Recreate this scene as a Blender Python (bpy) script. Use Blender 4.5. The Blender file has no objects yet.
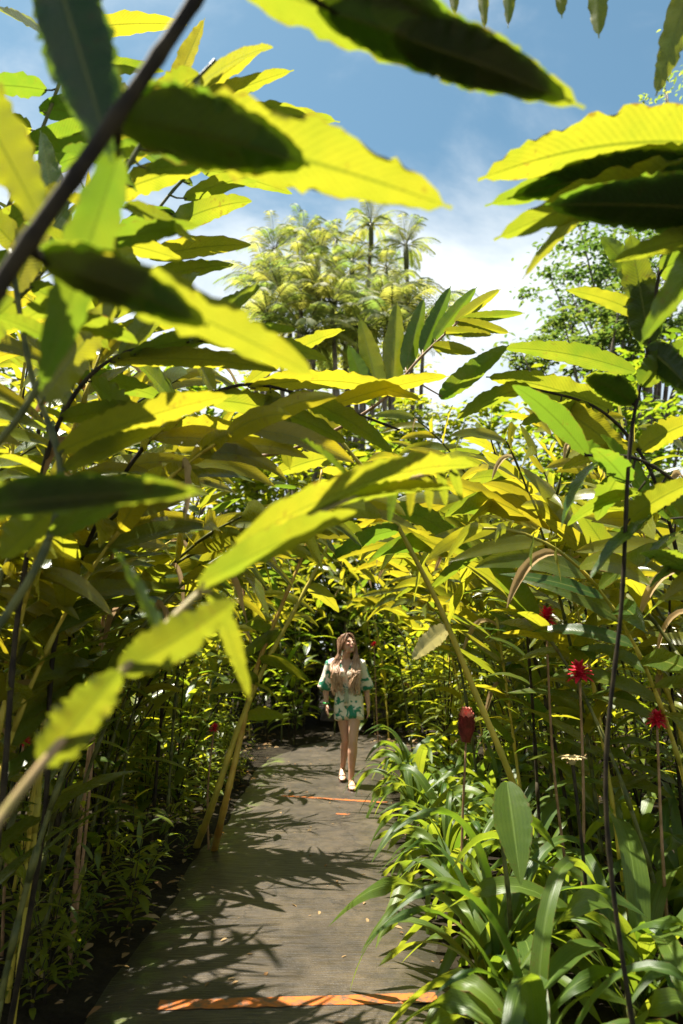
import bpy, bmesh, math, random
from mathutils import Vector, Matrix, noise as mnoise

R = random.Random(7)
sc = bpy.context.scene
COL = sc.collection
rad = math.radians

# ------------------------------------------------------------------ camera
TILT = rad(11.43)
FPX = 683.0
CAM = Vector((0, 0, 1.5))
cd = bpy.data.cameras.new('camera')
cam = bpy.data.objects.new('camera', cd)
COL.objects.link(cam)
cam.location = CAM
cam.rotation_euler = (rad(90) + TILT, 0, 0)
cd.sensor_fit = 'VERTICAL'
cd.sensor_height = 36
cd.lens = 24
cd.clip_start = 0.05
cd.clip_end = 2000
cd.dof.use_dof = True
cd.dof.focus_distance = 4.0
cd.dof.aperture_fstop = 1.9
sc.camera = cam
CT, ST = math.cos(TILT), math.sin(TILT)

def ray(px, py):
    u = (px - 341.5) / FPX
    v = (512 - py) / FPX
    return Vector((u, CT - v * ST, ST + v * CT))

def P(px, py, Y):
    d = ray(px, py)
    return CAM + d * (Y / d.y)

def G(px, py, z=0.0):
    d = ray(px, py)
    return CAM + d * ((z - CAM.z) / d.z)

def proj(p):
    q = p - CAM
    depth = q.y * CT + q.z * ST
    if depth < 0.05:
        return None
    up = -q.y * ST + q.z * CT
    return (341.5 + FPX * q.x / depth, 512 - FPX * up / depth, depth)

# ------------------------------------------------------------------ light
SUN_EL = rad(71)
SAZ = Vector((-0.80, 0.36)).normalized()
S = Vector((SAZ.x * math.cos(SUN_EL), SAZ.y * math.cos(SUN_EL), math.sin(SUN_EL)))
sl = bpy.data.lights.new('sun', 'SUN')
sl.energy = 5.0
sl.angle = rad(0.5)
sl.color = (1.0, 0.94, 0.82)
so = bpy.data.objects.new('sun', sl)
COL.objects.link(so)
so.rotation_euler = (-S).to_track_quat('-Z', 'Y').to_euler()
so.location = S * 40

W = bpy.data.worlds.new('World')
sc.world = W
W.use_nodes = True
nt = W.node_tree
nt.nodes.clear()
def N(nt, t, **kw):
    n = nt.nodes.new(t)
    for k, v in kw.items():
        setattr(n, k, v)
    return n
wo = N(nt, 'ShaderNodeOutputWorld')
bg = N(nt, 'ShaderNodeBackground')
sky = N(nt, 'ShaderNodeTexSky', sky_type='NISHITA')
sky.sun_disc = False
sky.sun_elevation = SUN_EL
sky.sun_rotation = math.atan2(S.x, S.y)
sky.air_density = 1.0
sky.dust_density = 0.6
sky.ozone_density = 2.0
tc = N(nt, 'ShaderNodeTexCoord')
mp = N(nt, 'ShaderNodeMapping')
mp.inputs['Scale'].default_value = (1.0, 1.0, 2.0)
mp.inputs['Location'].default_value = (0.35, 0.1, 0.2)
n1 = N(nt, 'ShaderNodeTexNoise')
n1.inputs['Scale'].default_value = 2.2
n1.inputs['Detail'].default_value = 9
n1.inputs['Roughness'].default_value = 0.58
n1.inputs['Distortion'].default_value = 0.4
sep = N(nt, 'ShaderNodeSeparateXYZ')
def math_n(nt, op, a=None, b=None, c=None, clamp=False):
    n = N(nt, 'ShaderNodeMath', operation=op)
    n.use_clamp = clamp
    for i, v in enumerate((a, b, c)):
        if v is None: continue
        if isinstance(v, (int, float)): n.inputs[i].default_value = v
        else: nt.links.new(v, n.inputs[i])
    return n.outputs[0]
def mapr(nt, v, a, b, c, d, smooth=True):
    n = N(nt, 'ShaderNodeMapRange')
    n.interpolation_type = 'SMOOTHSTEP' if smooth else 'LINEAR'
    nt.links.new(v, n.inputs[0])
    for i, x in enumerate((a, b, c, d)): n.inputs[i + 1].default_value = x
    return n.outputs[0]
L = nt.links.new
L(tc.outputs['Generated'], mp.inputs[0]); L(mp.outputs[0], n1.inputs[0])
L(tc.outputs['Generated'], sep.inputs[0])
low = mapr(nt, sep.outputs[2], 0.40, 0.70, 0.28, -0.04)
cl = math_n(nt, 'ADD', n1.outputs[0], low)
cf = mapr(nt, cl, 0.45, 0.86, 0.0, 0.97)
mix = N(nt, 'ShaderNodeMix', data_type='RGBA')
L(cf, mix.inputs[0])
tintn = N(nt, 'ShaderNodeMix', data_type='RGBA', blend_type='MULTIPLY')
tintn.inputs[0].default_value = 1.0
L(sky.outputs[0], tintn.inputs[6]); tintn.inputs[7].default_value = (0.86, 1.06, 0.90, 1)
L(tintn.outputs[2], mix.inputs[6]); mix.inputs[7].default_value = (6.6, 6.9, 7.0, 1)
L(mix.outputs[2], bg.inputs[0]); bg.inputs[1].default_value = 0.052
L(bg.outputs[0], wo.inputs[0])
W.cycles.sampling_method = 'MANUAL'
W.cycles.sample_map_resolution = 512

sc.view_settings.view_transform = 'Standard'
sc.view_settings.look = 'None'
sc.view_settings.gamma = 1
sc.view_settings.exposure = 1.78
sc.render.engine = 'CYCLES'
sc.cycles.use_denoising = True
sc.cycles.max_bounces = 7
sc.cycles.diffuse_bounces = 2
sc.cycles.glossy_bounces = 2
sc.cycles.transmission_bounces = 6
sc.cycles.caustics_reflective = False
sc.cycles.caustics_refractive = False
sc.cycles.sample_clamp_indirect = 6

# ------------------------------------------------------------------ materials
def newmat(name):
    m = bpy.data.materials.new(name)
    m.use_nodes = True
    m.node_tree.nodes.clear()
    return m, m.node_tree

def leaf_mat(name, green, yellow, tgreen, tyellow, trans=0.5, rough=0.36, brown=(0.16, 0.07, 0.015),
             vein='pinnate', edge=0.0, spec=0.5, vfreq=34):
    m, nt = newmat(name)
    L = nt.links.new
    out = N(nt, 'ShaderNodeOutputMaterial')
    uv = N(nt, 'ShaderNodeUVMap'); uv.uv_map = 'UVMap'
    sp = N(nt, 'ShaderNodeSeparateXYZ'); L(uv.outputs[0], sp.inputs[0])
    at = N(nt, 'ShaderNodeAttribute'); at.attribute_name = 'tint'
    sa = N(nt, 'ShaderNodeSeparateColor'); L(at.outputs['Color'], sa.inputs[0])
    oi = N(nt, 'ShaderNodeObjectInfo')
    a = math_n(nt, 'ABSOLUTE', math_n(nt, 'MULTIPLY_ADD', sp.outputs[0], 2.0, -1.0))
    geo = N(nt, 'ShaderNodeNewGeometry')
    nz = N(nt, 'ShaderNodeTexNoise'); nz.inputs['Scale'].default_value = 9.0; nz.inputs['Detail'].default_value = 5
    L(geo.outputs['Position'], nz.inputs[0])
    nf = N(nt, 'ShaderNodeTexNoise'); nf.inputs['Scale'].default_value = 55.0; nf.inputs['Detail'].default_value = 4
    L(geo.outputs['Position'], nf.inputs[0])
    t = math_n(nt, 'ADD', sa.outputs[0], math_n(nt, 'MULTIPLY_ADD', oi.outputs['Random'], 0.55, -0.3))
    t = math_n(nt, 'ADD', t, math_n(nt, 'MULTIPLY_ADD', nz.outputs[0], 0.7, -0.35), clamp=True)
    if vein == 'pinnate':
        w = math_n(nt, 'SINE', math_n(nt, 'MULTIPLY', math_n(nt, 'MULTIPLY_ADD', a, -0.13, sp.outputs[1]), vfreq * 6.283))
    else:
        w = math_n(nt, 'SINE', math_n(nt, 'MULTIPLY', sp.outputs[0], vfreq * 6.283))
    mid = mapr(nt, a, 0.02, 0.075, 1.0, 0.0)
    def mixc(f, c0, c1):
        n = N(nt, 'ShaderNodeMix', data_type='RGBA')
        for i, v in ((0, f), (6, c0), (7, c1)):
            if isinstance(v, tuple): n.inputs[i].default_value = (*v, 1)
            elif isinstance(v, (int, float)): n.inputs[i].default_value = v
            else: L(v, n.inputs[i])
        return n.outputs[2]
    vfac = math_n(nt, 'MULTIPLY', math_n(nt, 'MULTIPLY_ADD', w, 0.12, 0.12), math_n(nt, 'MULTIPLY_ADD', nf.outputs[0], 1.8, -0.3))
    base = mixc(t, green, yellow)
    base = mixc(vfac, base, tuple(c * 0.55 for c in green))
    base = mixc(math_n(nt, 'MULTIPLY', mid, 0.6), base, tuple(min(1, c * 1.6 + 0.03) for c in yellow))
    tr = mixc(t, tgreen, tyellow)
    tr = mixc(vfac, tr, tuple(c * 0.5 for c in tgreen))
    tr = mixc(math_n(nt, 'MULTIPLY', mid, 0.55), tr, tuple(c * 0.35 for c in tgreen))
    # dry brown margins and freckles that belong to the leaf
    ed = math_n(nt, 'ADD', a, math_n(nt, 'MULTIPLY_ADD', nf.outputs[0], 0.5, -0.25))
    ed = mapr(nt, ed, 0.93, 1.02, 0.0, 1.0)
    ed = math_n(nt, 'MULTIPLY', ed, sa.outputs[1])
    sp2 = mapr(nt, math_n(nt, 'ADD', nf.outputs[0], math_n(nt, 'MULTIPLY', nz.outputs[0], 0.5)), 0.92, 0.98, 0.0, 0.7)
    sp2 = math_n(nt, 'MULTIPLY', sp2, math_n(nt, 'MULTIPLY_ADD', sa.outputs[1], 0.8, 0.1))
    dry = math_n(nt, 'MAXIMUM', ed, sp2)
    base = mixc(dry, base, brown)
    tr = mixc(dry, tr, tuple(c * 1.2 for c in brown))
    bp = N(nt, 'ShaderNodeBump'); bp.inputs['Strength'].default_value = 0.2; bp.inputs['Distance'].default_value = 0.003
    h = math_n(nt, 'ADD', math_n(nt, 'MULTIPLY', w, 0.22), math_n(nt, 'MULTIPLY', nf.outputs[0], 0.8))
    L(h, bp.inputs['Height'])
    pb = N(nt, 'ShaderNodeBsdfPrincipled')
    L(base, pb.inputs['Base Color']); pb.inputs['Roughness'].default_value = rough
    pb.inputs['Specular IOR Level'].default_value = spec
    rr = math_n(nt, 'MULTIPLY_ADD', nf.outputs[0], 0.25, rough - 0.1); L(rr, pb.inputs['Roughness'])
    L(bp.outputs[0], pb.inputs['Normal'])
    tb = N(nt, 'ShaderNodeBsdfTranslucent'); L(tr, tb.inputs[0]); L(bp.outputs[0], tb.inputs['Normal'])
    ms = N(nt, 'ShaderNodeMixShader'); ms.inputs[0].default_value = trans
    L(pb.outputs[0], ms.inputs[1]); L(tb.outputs[0], ms.inputs[2])
    L(ms.outputs[0], out.inputs[0])
    return m

M = {}
M['ginger'] = leaf_mat('ginger_leaf', (0.040, 0.085, 0.014), (0.15, 0.165, 0.018), (0.155, 0.255, 0.014), (0.56, 0.45, 0.018), trans=0.55, rough=0.26)
M['lily'] = leaf_mat('strap_leaf', (0.030, 0.070, 0.014), (0.10, 0.15, 0.016), (0.14, 0.28, 0.014), (0.50, 0.52, 0.03), trans=0.45, rough=0.40, vein='par', vfreq=9, spec=.35)
M['shrub'] = leaf_mat('shrub_leaf', (0.04, 0.085, 0.012), (0.14, 0.17, 0.014), (0.22, 0.36, 0.014), (0.66, 0.60, 0.02), trans=0.5, rough=0.36)
M['palm'] = leaf_mat('palm_leaf', (0.06, 0.11, 0.03), (0.24, 0.24, 0.06), (0.26, 0.38, 0.06), (0.66, 0.62, 0.10), trans=0.5, rough=0.55, vein='par', vfreq=3, spec=.25)
M['tree'] = leaf_mat('tree_leaf', (0.04, 0.075, 0.02), (0.10, 0.13, 0.03), (0.12, 0.22, 0.03), (0.34, 0.40, 0.04), trans=0.42, rough=0.38)
M['bleached'] = leaf_mat('bleached_leaf', (0.42, 0.38, 0.14), (0.55, 0.50, 0.24), (0.5, 0.42, 0.10), (0.62, 0.55, 0.25), trans=0.45, rough=0.5)
M['dry'] = leaf_mat('dry_leaf', (0.20, 0.10, 0.035), (0.42, 0.30, 0.15), (0.30, 0.15, 0.04), (0.55, 0.42, 0.2), trans=0.35, rough=0.75, spec=.15)

def stem_mat(name, c0, c1, scale=18, rings=True, rough=0.5, trans=None):
    m, nt = newmat(name); L = nt.links.new
    out = N(nt, 'ShaderNodeOutputMaterial'); pb = N(nt, 'ShaderNodeBsdfPrincipled')
    geo = N(nt, 'ShaderNodeNewGeometry'); sp = N(nt, 'ShaderNodeSeparateXYZ'); L(geo.outputs['Position'], sp.inputs[0])
    nz = N(nt, 'ShaderNodeTexNoise'); nz.inputs['Scale'].default_value = scale; nz.inputs['Detail'].default_value = 6
    L(geo.outputs['Position'], nz.inputs[0])
    rp = N(nt, 'ShaderNodeMix', data_type='RGBA'); L(mapr(nt, nz.outputs[0], 0.35, 0.65, 0, 1), rp.inputs[0])
    rp.inputs[6].default_value = (*c0, 1); rp.inputs[7].default_value = (*c1, 1)
    L(rp.outputs[2], pb.inputs['Base Color']); pb.inputs['Roughness'].default_value = rough; pb.inputs['Specular IOR Level'].default_value = .22
    bp = N(nt, 'ShaderNodeBump'); bp.inputs['Strength'].default_value = 0.6; bp.inputs['Distance'].default_value = 0.004
    L(nz.outputs[0], bp.inputs['Height']); L(bp.outputs[0], pb.inputs['Normal'])
    L(pb.outputs[0], out.inputs[0])
    return m
M['stem'] = stem_mat('ginger_stem', (0.05, 0.06, 0.018), (0.12, 0.12, 0.03))
M['darkstem'] = stem_mat('dark_stem', (0.014, 0.010, 0.006), (0.04, 0.03, 0.014), rough=.75)
M['redstem'] = stem_mat('reddish_stem', (0.20, 0.12, 0.05), (0.34, 0.2, 0.11))
M['palestem'] = stem_mat('pale_stalk', (0.22, 0.20, 0.05), (0.38, 0.25, 0.13), scale=9)
M['cane'] = stem_mat('yellow_cane', (0.34, 0.29, 0.04), (0.50, 0.38, 0.05), scale=7)
M['orangecane'] = stem_mat('orange_cane', (0.36, 0.19, 0.03), (0.45, 0.32, 0.05), scale=7)
M['bark'] = stem_mat('bark', (0.10, 0.08, 0.06), (0.22, 0.18, 0.14), scale=6, rough=0.8)
M['red'] = stem_mat('red_petal', (0.50, 0.012, 0.03), (0.62, 0.03, 0.06), scale=30, rough=0.35)
M['darkred'] = stem_mat('dark_red_bract', (0.10, 0.02, 0.015), (0.2, 0.03, 0.025), scale=30, rough=0.5)
M['pinktip'] = stem_mat('pink_tip', (0.60, 0.12, 0.10), (0.7, 0.3, 0.22), scale=30, rough=0.45)
M['tan'] = stem_mat('dried_bract', (0.34, 0.24, 0.10), (0.55, 0.45, 0.24), scale=25, rough=0.8)
M['skin'] = None

def simple(name, col, rough=0.5):
    m, nt = newmat(name)
    out = N(nt, 'ShaderNodeOutputMaterial'); pb = N(nt, 'ShaderNodeBsdfPrincipled')
    pb.inputs['Base Color'].default_value = (*col, 1); pb.inputs['Roughness'].default_value = rough
    nt.links.new(pb.outputs[0], out.inputs[0])
    return m

def ground_mat():
    m, nt = newmat('soil'); L = nt.links.new
    out = N(nt, 'ShaderNodeOutputMaterial'); pb = N(nt, 'ShaderNodeBsdfPrincipled')
    geo = N(nt, 'ShaderNodeNewGeometry')
    a = N(nt, 'ShaderNodeTexNoise'); a.inputs['Scale'].default_value = 3; a.inputs['Detail'].default_value = 10; a.inputs['Roughness'].default_value = 0.7
    b = N(nt, 'ShaderNodeTexVoronoi'); b.inputs['Scale'].default_value = 26
    L(geo.outputs['Position'], a.inputs[0]); L(geo.outputs['Position'], b.inputs[0])
    r = N(nt, 'ShaderNodeValToRGB'); L(a.outputs[0], r.inputs[0])
    r.color_ramp.elements[0].position = 0.35; r.color_ramp.elements[0].color = (0.009, 0.006, 0.004, 1)
    r.color_ramp.elements[1].position = 0.68; r.color_ramp.elements[1].color = (0.030, 0.025, 0.014, 1)
    L(r.outputs[0], pb.inputs['Base Color']); pb.inputs['Roughness'].default_value = 0.9; pb.inputs['Specular IOR Level'].default_value = .08
    bp = N(nt, 'ShaderNodeBump'); bp.inputs['Distance'].default_value = 0.05; bp.inputs['Strength'].default_value = 0.8
    L(math_n(nt, 'ADD', a.outputs[0], math_n(nt, 'MULTIPLY', b.outputs[0], 0.4)), bp.inputs['Height']); L(bp.outputs[0], pb.inputs['Normal'])
    L(pb.outputs[0], out.inputs[0])
    return m

PCX, PHW = -0.30, 0.80
def path_mat():
    m, nt = newmat('worn_concrete'); L = nt.links.new
    out = N(nt, 'ShaderNodeOutputMaterial'); pb = N(nt, 'ShaderNodeBsdfPrincipled')
    geo = N(nt, 'ShaderNodeNewGeometry'); sp = N(nt, 'ShaderNodeSeparateXYZ'); L(geo.outputs['Position'], sp.inputs[0])
    big = N(nt, 'ShaderNodeTexNoise'); big.inputs['Scale'].default_value = 2.2; big.inputs['Detail'].default_value = 9; big.inputs['Roughness'].default_value = 0.65
    L(geo.outputs['Position'], big.inputs[0])
    mp = N(nt, 'ShaderNodeMapping'); mp.inputs['Scale'].default_value = (7, 95, 7); L(geo.outputs['Position'], mp.inputs[0])
    st = N(nt, 'ShaderNodeTexNoise'); st.inputs['Scale'].default_value = 1.0; st.inputs['Detail'].default_value = 5; L(mp.outputs[0], st.inputs[0])
    fine = N(nt, 'ShaderNodeTexNoise'); fine.inputs['Scale'].default_value = 120; fine.inputs['Detail'].default_value = 3; L(geo.outputs['Position'], fine.inputs[0])
    r = N(nt, 'ShaderNodeValToRGB'); L(big.outputs[0], r.inputs[0])
    r.color_ramp.elements[0].position = 0.3; r.color_ramp.elements[0].color = (0.026, 0.019, 0.012, 1)
    r.color_ramp.elements[1].position = 0.72; r.color_ramp.elements[1].color = (0.078, 0.059, 0.037, 1)
    m1 = N(nt, 'ShaderNodeMix', data_type='RGBA', blend_type='MULTIPLY'); m1.inputs[0].default_value = 0.75
    L(r.outputs[0], m1.inputs[6])
    crk = N(nt, 'ShaderNodeTexVoronoi', feature='DISTANCE_TO_EDGE'); crk.inputs['Scale'].default_value = .9
    wob = N(nt, 'ShaderNodeVectorMath', operation='MULTIPLY_ADD'); L(big.outputs['Color'], wob.inputs[0]); wob.inputs[1].default_value = (.5, .5, .5); L(geo.outputs['Position'], wob.inputs[2]); L(wob.outputs[0], crk.inputs[0])
    stn = N(nt, 'ShaderNodeTexNoise'); stn.inputs['Scale'].default_value = 7; stn.inputs['Detail'].default_value = 8; stn.inputs['Roughness'].default_value = .75; L(geo.outputs['Position'], stn.inputs[0])
    g = N(nt, 'ShaderNodeCombineColor')
    gv = mapr(nt, math_n(nt, 'ADD', math_n(nt, 'MULTIPLY', st.outputs[0], 0.75), math_n(nt, 'MULTIPLY', fine.outputs[0], 0.25)), 0.3, 0.65, 0.45, 1.25)
    gv = math_n(nt, 'MULTIPLY', gv, mapr(nt, stn.outputs[0], .36, .6, .45, 1.15)); gv = math_n(nt, 'MULTIPLY', gv, mapr(nt, crk.outputs[0], .0, .012, .35, 1.0))
    for i in range(3): L(gv, g.inputs[i])
    L(g.outputs[0], m1.inputs[7])
    # moss along the left edge
    ax = math_n(nt, 'ADD', math_n(nt, 'MULTIPLY', math_n(nt, 'ADD', sp.outputs[0], -PCX), -1.0), math_n(nt, 'MULTIPLY_ADD', big.outputs[0], 0.9, -0.45))
    med = N(nt, 'ShaderNodeTexNoise'); med.inputs['Scale'].default_value = 5.5; med.inputs['Detail'].default_value = 6; L(geo.outputs['Position'], med.inputs[0])
    mo = math_n(nt, 'MULTIPLY', mapr(nt, ax, 0.50, 0.72, 0, 0.95), mapr(nt, med.outputs[0], .42, .58, 0, 1))
    mcol = N(nt, 'ShaderNodeMix', data_type='RGBA'); L(fine.outputs[0], mcol.inputs[0])
    mcol.inputs[6].default_value = (0.05, 0.07, 0.008, 1); mcol.inputs[7].default_value = (0.12, 0.16, 0.018, 1)
    m2 = N(nt, 'ShaderNodeMix', data_type='RGBA'); L(mo, m2.inputs[0]); L(m1.outputs[2], m2.inputs[6]); L(mcol.outputs[2], m2.inputs[7])
    # soil washed over the edges
    ex = math_n(nt, 'ADD', math_n(nt, 'ABSOLUTE', math_n(nt, 'ADD', sp.outputs[0], -PCX)), math_n(nt, 'ADD', math_n(nt, 'MULTIPLY_ADD', stn.outputs[0], .5, -.25), math_n(nt, 'MULTIPLY_ADD', med.outputs[0], .5, -.25)))
    m3 = N(nt, 'ShaderNodeMix', data_type='RGBA'); L(math_n(nt, 'MULTIPLY', mapr(nt, ex, .60, .72, 0, .95), mapr(nt, sp.outputs[1], 9.0, 9.8, 1, 0)), m3.inputs[0]); L(m2.outputs[2], m3.inputs[6]); m3.inputs[7].default_value = (.018, .014, .008, 1)
    L(m3.outputs[2], pb.inputs['Base Color'])
    L(mapr(nt, st.outputs[0], 0.3, 0.7, 0.60, 0.33), pb.inputs['Roughness'])
    bp = N(nt, 'ShaderNodeBump'); bp.inputs['Distance'].default_value = 0.006; bp.inputs['Strength'].default_value = 0.7
    L(math_n(nt, 'ADD', math_n(nt, 'ADD', st.outputs[0], math_n(nt, 'MULTIPLY', fine.outputs[0], 0.5)), math_n(nt, 'MULTIPLY', mo, 0.6)), bp.inputs['Height'])
    L(bp.outputs[0], pb.inputs['Normal']); L(pb.outputs[0], out.inputs[0])
    return m

def paint_mat():
    m, nt = newmat('orange_paint'); L = nt.links.new
    out = N(nt, 'ShaderNodeOutputMaterial'); pb = N(nt, 'ShaderNodeBsdfPrincipled')
    geo = N(nt, 'ShaderNodeNewGeometry')
    a = N(nt, 'ShaderNodeTexNoise'); a.inputs['Scale'].default_value = 22; a.inputs['Detail'].default_value = 9; a.inputs['Roughness'].default_value = .7; L(geo.outputs['Position'], a.inputs[0])
    r = N(nt, 'ShaderNodeValToRGB'); L(a.outputs[0], r.inputs[0])
    r.color_ramp.elements[0].position = 0.40; r.color_ramp.elements[0].color = (0.09, 0.055, 0.033, 1)
    r.color_ramp.elements[1].position = 0.56; r.color_ramp.elements[1].color = (0.42, 0.105, 0.012, 1)
    L(r.outputs[0], pb.inputs['Base Color']); pb.inputs['Roughness'].default_value = 0.5
    L(pb.outputs[0], out.inputs[0])
    return m

# ------------------------------------------------------------------ mesh collector
class MB:
    def __init__(s):
        s.v = []; s.f = []; s.uv = []; s.c = []; s.m = []
    def face(s, idx, uvs, col, mi=0):
        s.f.append(idx); s.uv.append(uvs); s.c.append(col); s.m.append(mi)
    def mesh(s, name, mats, off=Vector((0, 0, 0)), smooth=True):
        me = bpy.data.meshes.new(name)
        me.from_pydata([tuple(p - off) for p in s.v], [], s.f)
        uvl = me.uv_layers.new(name='UVMap')
        flat = [x for fu in s.uv for u in fu for x in u]
        uvl.data.foreach_set('uv', flat)
        ca = me.color_attributes.new('tint', 'FLOAT_COLOR', 'CORNER')
        cf = []
        for f, c in zip(s.f, s.c):
            cf.extend((c[0], c[1], c[2], 1.0) * len(f))
        ca.data.foreach_set('color', cf)
        if not isinstance(mats, (list, tuple)): mats = [mats]
        for mm in mats: me.materials.append(mm)
        me.polygons.foreach_set('material_index', s.m)
        me.polygons.foreach_set('use_smooth', [smooth] * len(s.f))
        me.update()
        return me

def link(name, me, parent=None, loc=None):
    o = bpy.data.objects.new(name, me)
    COL.objects.link(o)
    if parent is not None: o.parent = parent
    if loc is not None: o.location = loc
    return o
def tag(o, label=None, cat=None, group=None, kind=None):
    if label: o['label'] = label
    if cat: o['category'] = cat
    if group: o['group'] = group
    if kind: o['kind'] = kind
    return o
def thing(name, label, cat, loc, group=None, rz=0):
    o = bpy.data.objects.new(name, None); COL.objects.link(o)
    o.location = loc; o.rotation_euler = (0, 0, rz); o.empty_display_size = 0.1
    return tag(o, label, cat, group)

Z = Vector((0, 0, 1))
def perp(n, d):
    n = n - d * n.dot(d)
    if n.length < 1e-4:
        n = d.orthogonal()
    return n.normalized()

def profile(t, kind):
    if kind == 'strap':
        return max(0.0, min(1.0, 0.42 + t * 1.9)) * (max(0.0, 1 - t ** 3.2)) ** 0.8
    if kind == 'lance':
        return math.sin(math.pi * min(1, 0.04 + 0.96 * t ** 0.8)) ** 0.85
    return max(0.06, math.sin(math.pi * t ** 0.72)) ** 0.62 if t < 0.97 else 0.05   # broad ginger blade

def leaf_strip(mb, pts, ups, Wd, kind, fold, wave, rag, nw, tint, dry, rnd, mi=0, waven=5.0, scal=0.055):
    """blade along the spine points, folded at the midrib, margins wavy and torn"""
    n = len(pts)
    ph0, ph1 = rnd.random() * 6.28, rnd.random() * 6.28
    b0 = len(mb.v)
    cols = 2 * nw + 1
    for k in range(n):
        t = k / (n - 1)
        d = (pts[min(k + 1, n - 1)] - pts[max(k - 1, 0)])
        d = d.normalized() if d.length > 1e-9 else Vector((1, 0, 0))
        up = perp(ups[k], d)
        sd = d.cross(up)
        w = 0.5 * Wd * profile(t, kind)
        for j in range(-nw, nw + 1):
            u = j / nw
            au = abs(u)
            ww = w
            if au > 0.9 and rag > 0 and 0 < k < n - 1: ww = w * (1 - rag * rnd.random() ** 2)
            if n > 20 and au > 0.5: ww *= 1 - scal * 2.2 * au * max(0, mnoise.noise(Vector((waven * 2.3 * t, ph1 * 5 + (3 if u > 0 else 0), 1)))) * 2
            wv = wave * Wd * 1.7 * mnoise.noise(Vector((waven * 1.6 * t + (ph0 if u > 0 else ph1 + 9), ph0 * 3, 0))) * au * au * min(1, 4 * t, 5 * (1 - t) + .1)
            p = pts[k] + sd * (u * ww * math.cos(fold)) + up * (au * ww * math.sin(fold) + wv)
            mb.v.append(p)
    c = (tint, dry, rnd.random())
    for k in range(n - 1):
        for j in range(cols - 1):
            a = b0 + k * cols + j
            u0, u1 = j / (cols - 1), (j + 1) / (cols - 1)
            v0, v1 = k / (n - 1), (k + 1) / (n - 1)
            mb.face((a, a + 1, a + cols + 1, a + cols), ((u0, v0), (u1, v0), (u1, v1), (u0, v1)), c, mi)

def leaf(mb, base, d, up, Ln, Wd, droop=0.7, kind='broad', fold=0.22, wave=0.07, rag=0.15, nl=9, nw=2, tint=0.5, dry=0.3, rnd=R, mi=0, waven=4):
    pts = [base.copy()]
    ups = [up]
    d = d.normalized()
    p = base.copy()
    for k in range(nl):
        t = (k + 0.5) / nl
        dd = (d - Z * (droop * t)).normalized()
        p = p + dd * (Ln / nl)
        pts.append(p.copy()); ups.append(up)
    leaf_strip(mb, pts, ups, Wd, kind, fold, wave, rag, nw, tint, dry, rnd, mi, waven)
    return pts

def tube(mb, pts, radii, seg=6, mi=0, cap=True, col=(0.5, 0, 0)):
    n = len(pts)
    b0 = len(mb.v)
    ref = None
    for k in range(n):
        d = (pts[min(k + 1, n - 1)] - pts[max(k - 1, 0)]).normalized()
        if ref is None:
            ref = d.orthogonal().normalized()
        ref = perp(ref, d)
        bi = d.cross(ref)
        for j in range(seg):
            a = 6.28318 * j / seg
            mb.v.append(pts[k] + (ref * math.cos(a) + bi * math.sin(a)) * radii[k])
    for k in range(n - 1):
        for j in range(seg):
            a = b0 + k * seg + j; b = b0 + k * seg + (j + 1) % seg
            mb.face((a, b, b + seg, a + seg), ((j / seg, k / n), ((j + 1) / seg, k / n), ((j + 1) / seg, (k + 1) / n), (j / seg, (k + 1) / n)), col, mi)
    if cap:
        for k, rev in ((0, True), (n - 1, False)):
            ids = [b0 + k * seg + j for j in range(seg)]
            if rev: ids.reverse()
            mb.face(tuple(ids), tuple((0.5, 0.5) for _ in ids), col, mi)

def spline(cp, n):
    """chord-length Catmull-Rom through the control points"""
    cp = [Vector(c) for c in cp]
    ext = [cp[0] * 2 - cp[1]] + cp + [cp[-1] * 2 - cp[-2]]
    out = []
    segs = len(cp) - 1
    T = [0.0]
    for a, b in zip(ext, ext[1:]): T.append(T[-1] + max(1e-4, (b - a).length) ** .5)
    for i in range(n + 1):
        s = i / n * segs
        k = min(int(s), segs - 1); u = s - k
        p0, p1, p2, p3 = ext[k:k + 4]; t0, t1, t2, t3 = T[k:k + 4]
        t = t1 + (t2 - t1) * u
        A1 = p0 * ((t1 - t) / (t1 - t0)) + p1 * ((t - t0) / (t1 - t0))
        A2 = p1 * ((t2 - t) / (t2 - t1)) + p2 * ((t - t1) / (t2 - t1))
        A3 = p2 * ((t3 - t) / (t3 - t2)) + p3 * ((t - t2) / (t3 - t2))
        B1 = A1 * ((t2 - t) / (t2 - t0)) + A2 * ((t - t0) / (t2 - t0))
        B2_ = A2 * ((t3 - t) / (t3 - t1)) + A3 * ((t - t1) / (t3 - t1))
        out.append(B1 * ((t2 - t) / (t2 - t1)) + B2_ * ((t - t1) / (t2 - t1)))
    return out

# ------------------------------------------------------------------ setting
gm = MB()
n = 60
def gcoord(i):
    s = (i / n * 2 - 1)
    return math.copysign(abs(s) ** 2.2, s)
for j in range(n + 1):
    for i in range(n + 1):
        x = gcoord(i) * 300; y = gcoord(j) * 300 + 5
        dx = abs(x - PCX) - PHW
        h = 0 if dx < 0.15 else min(1, (dx - 0.15)) * 0.10 * (0.6 + mnoise.noise(Vector((x * 0.8, y * 0.8, 0))))
        if 9.5 < y < 14 : h = 0 if dx < 1.5 else h * 0.5
        gm.v.append(Vector((x, y, h - 0.005)))
for j in range(n):
    for i in range(n):
        a = j * (n + 1) + i
        gm.face((a, a + 1, a + n + 2, a + n + 1), ((0, 0), (1, 0), (1, 1), (0, 1)), (0, 0, 0))
link('ground', gm.mesh('ground', ground_mat()))['kind'] = 'structure'

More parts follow.
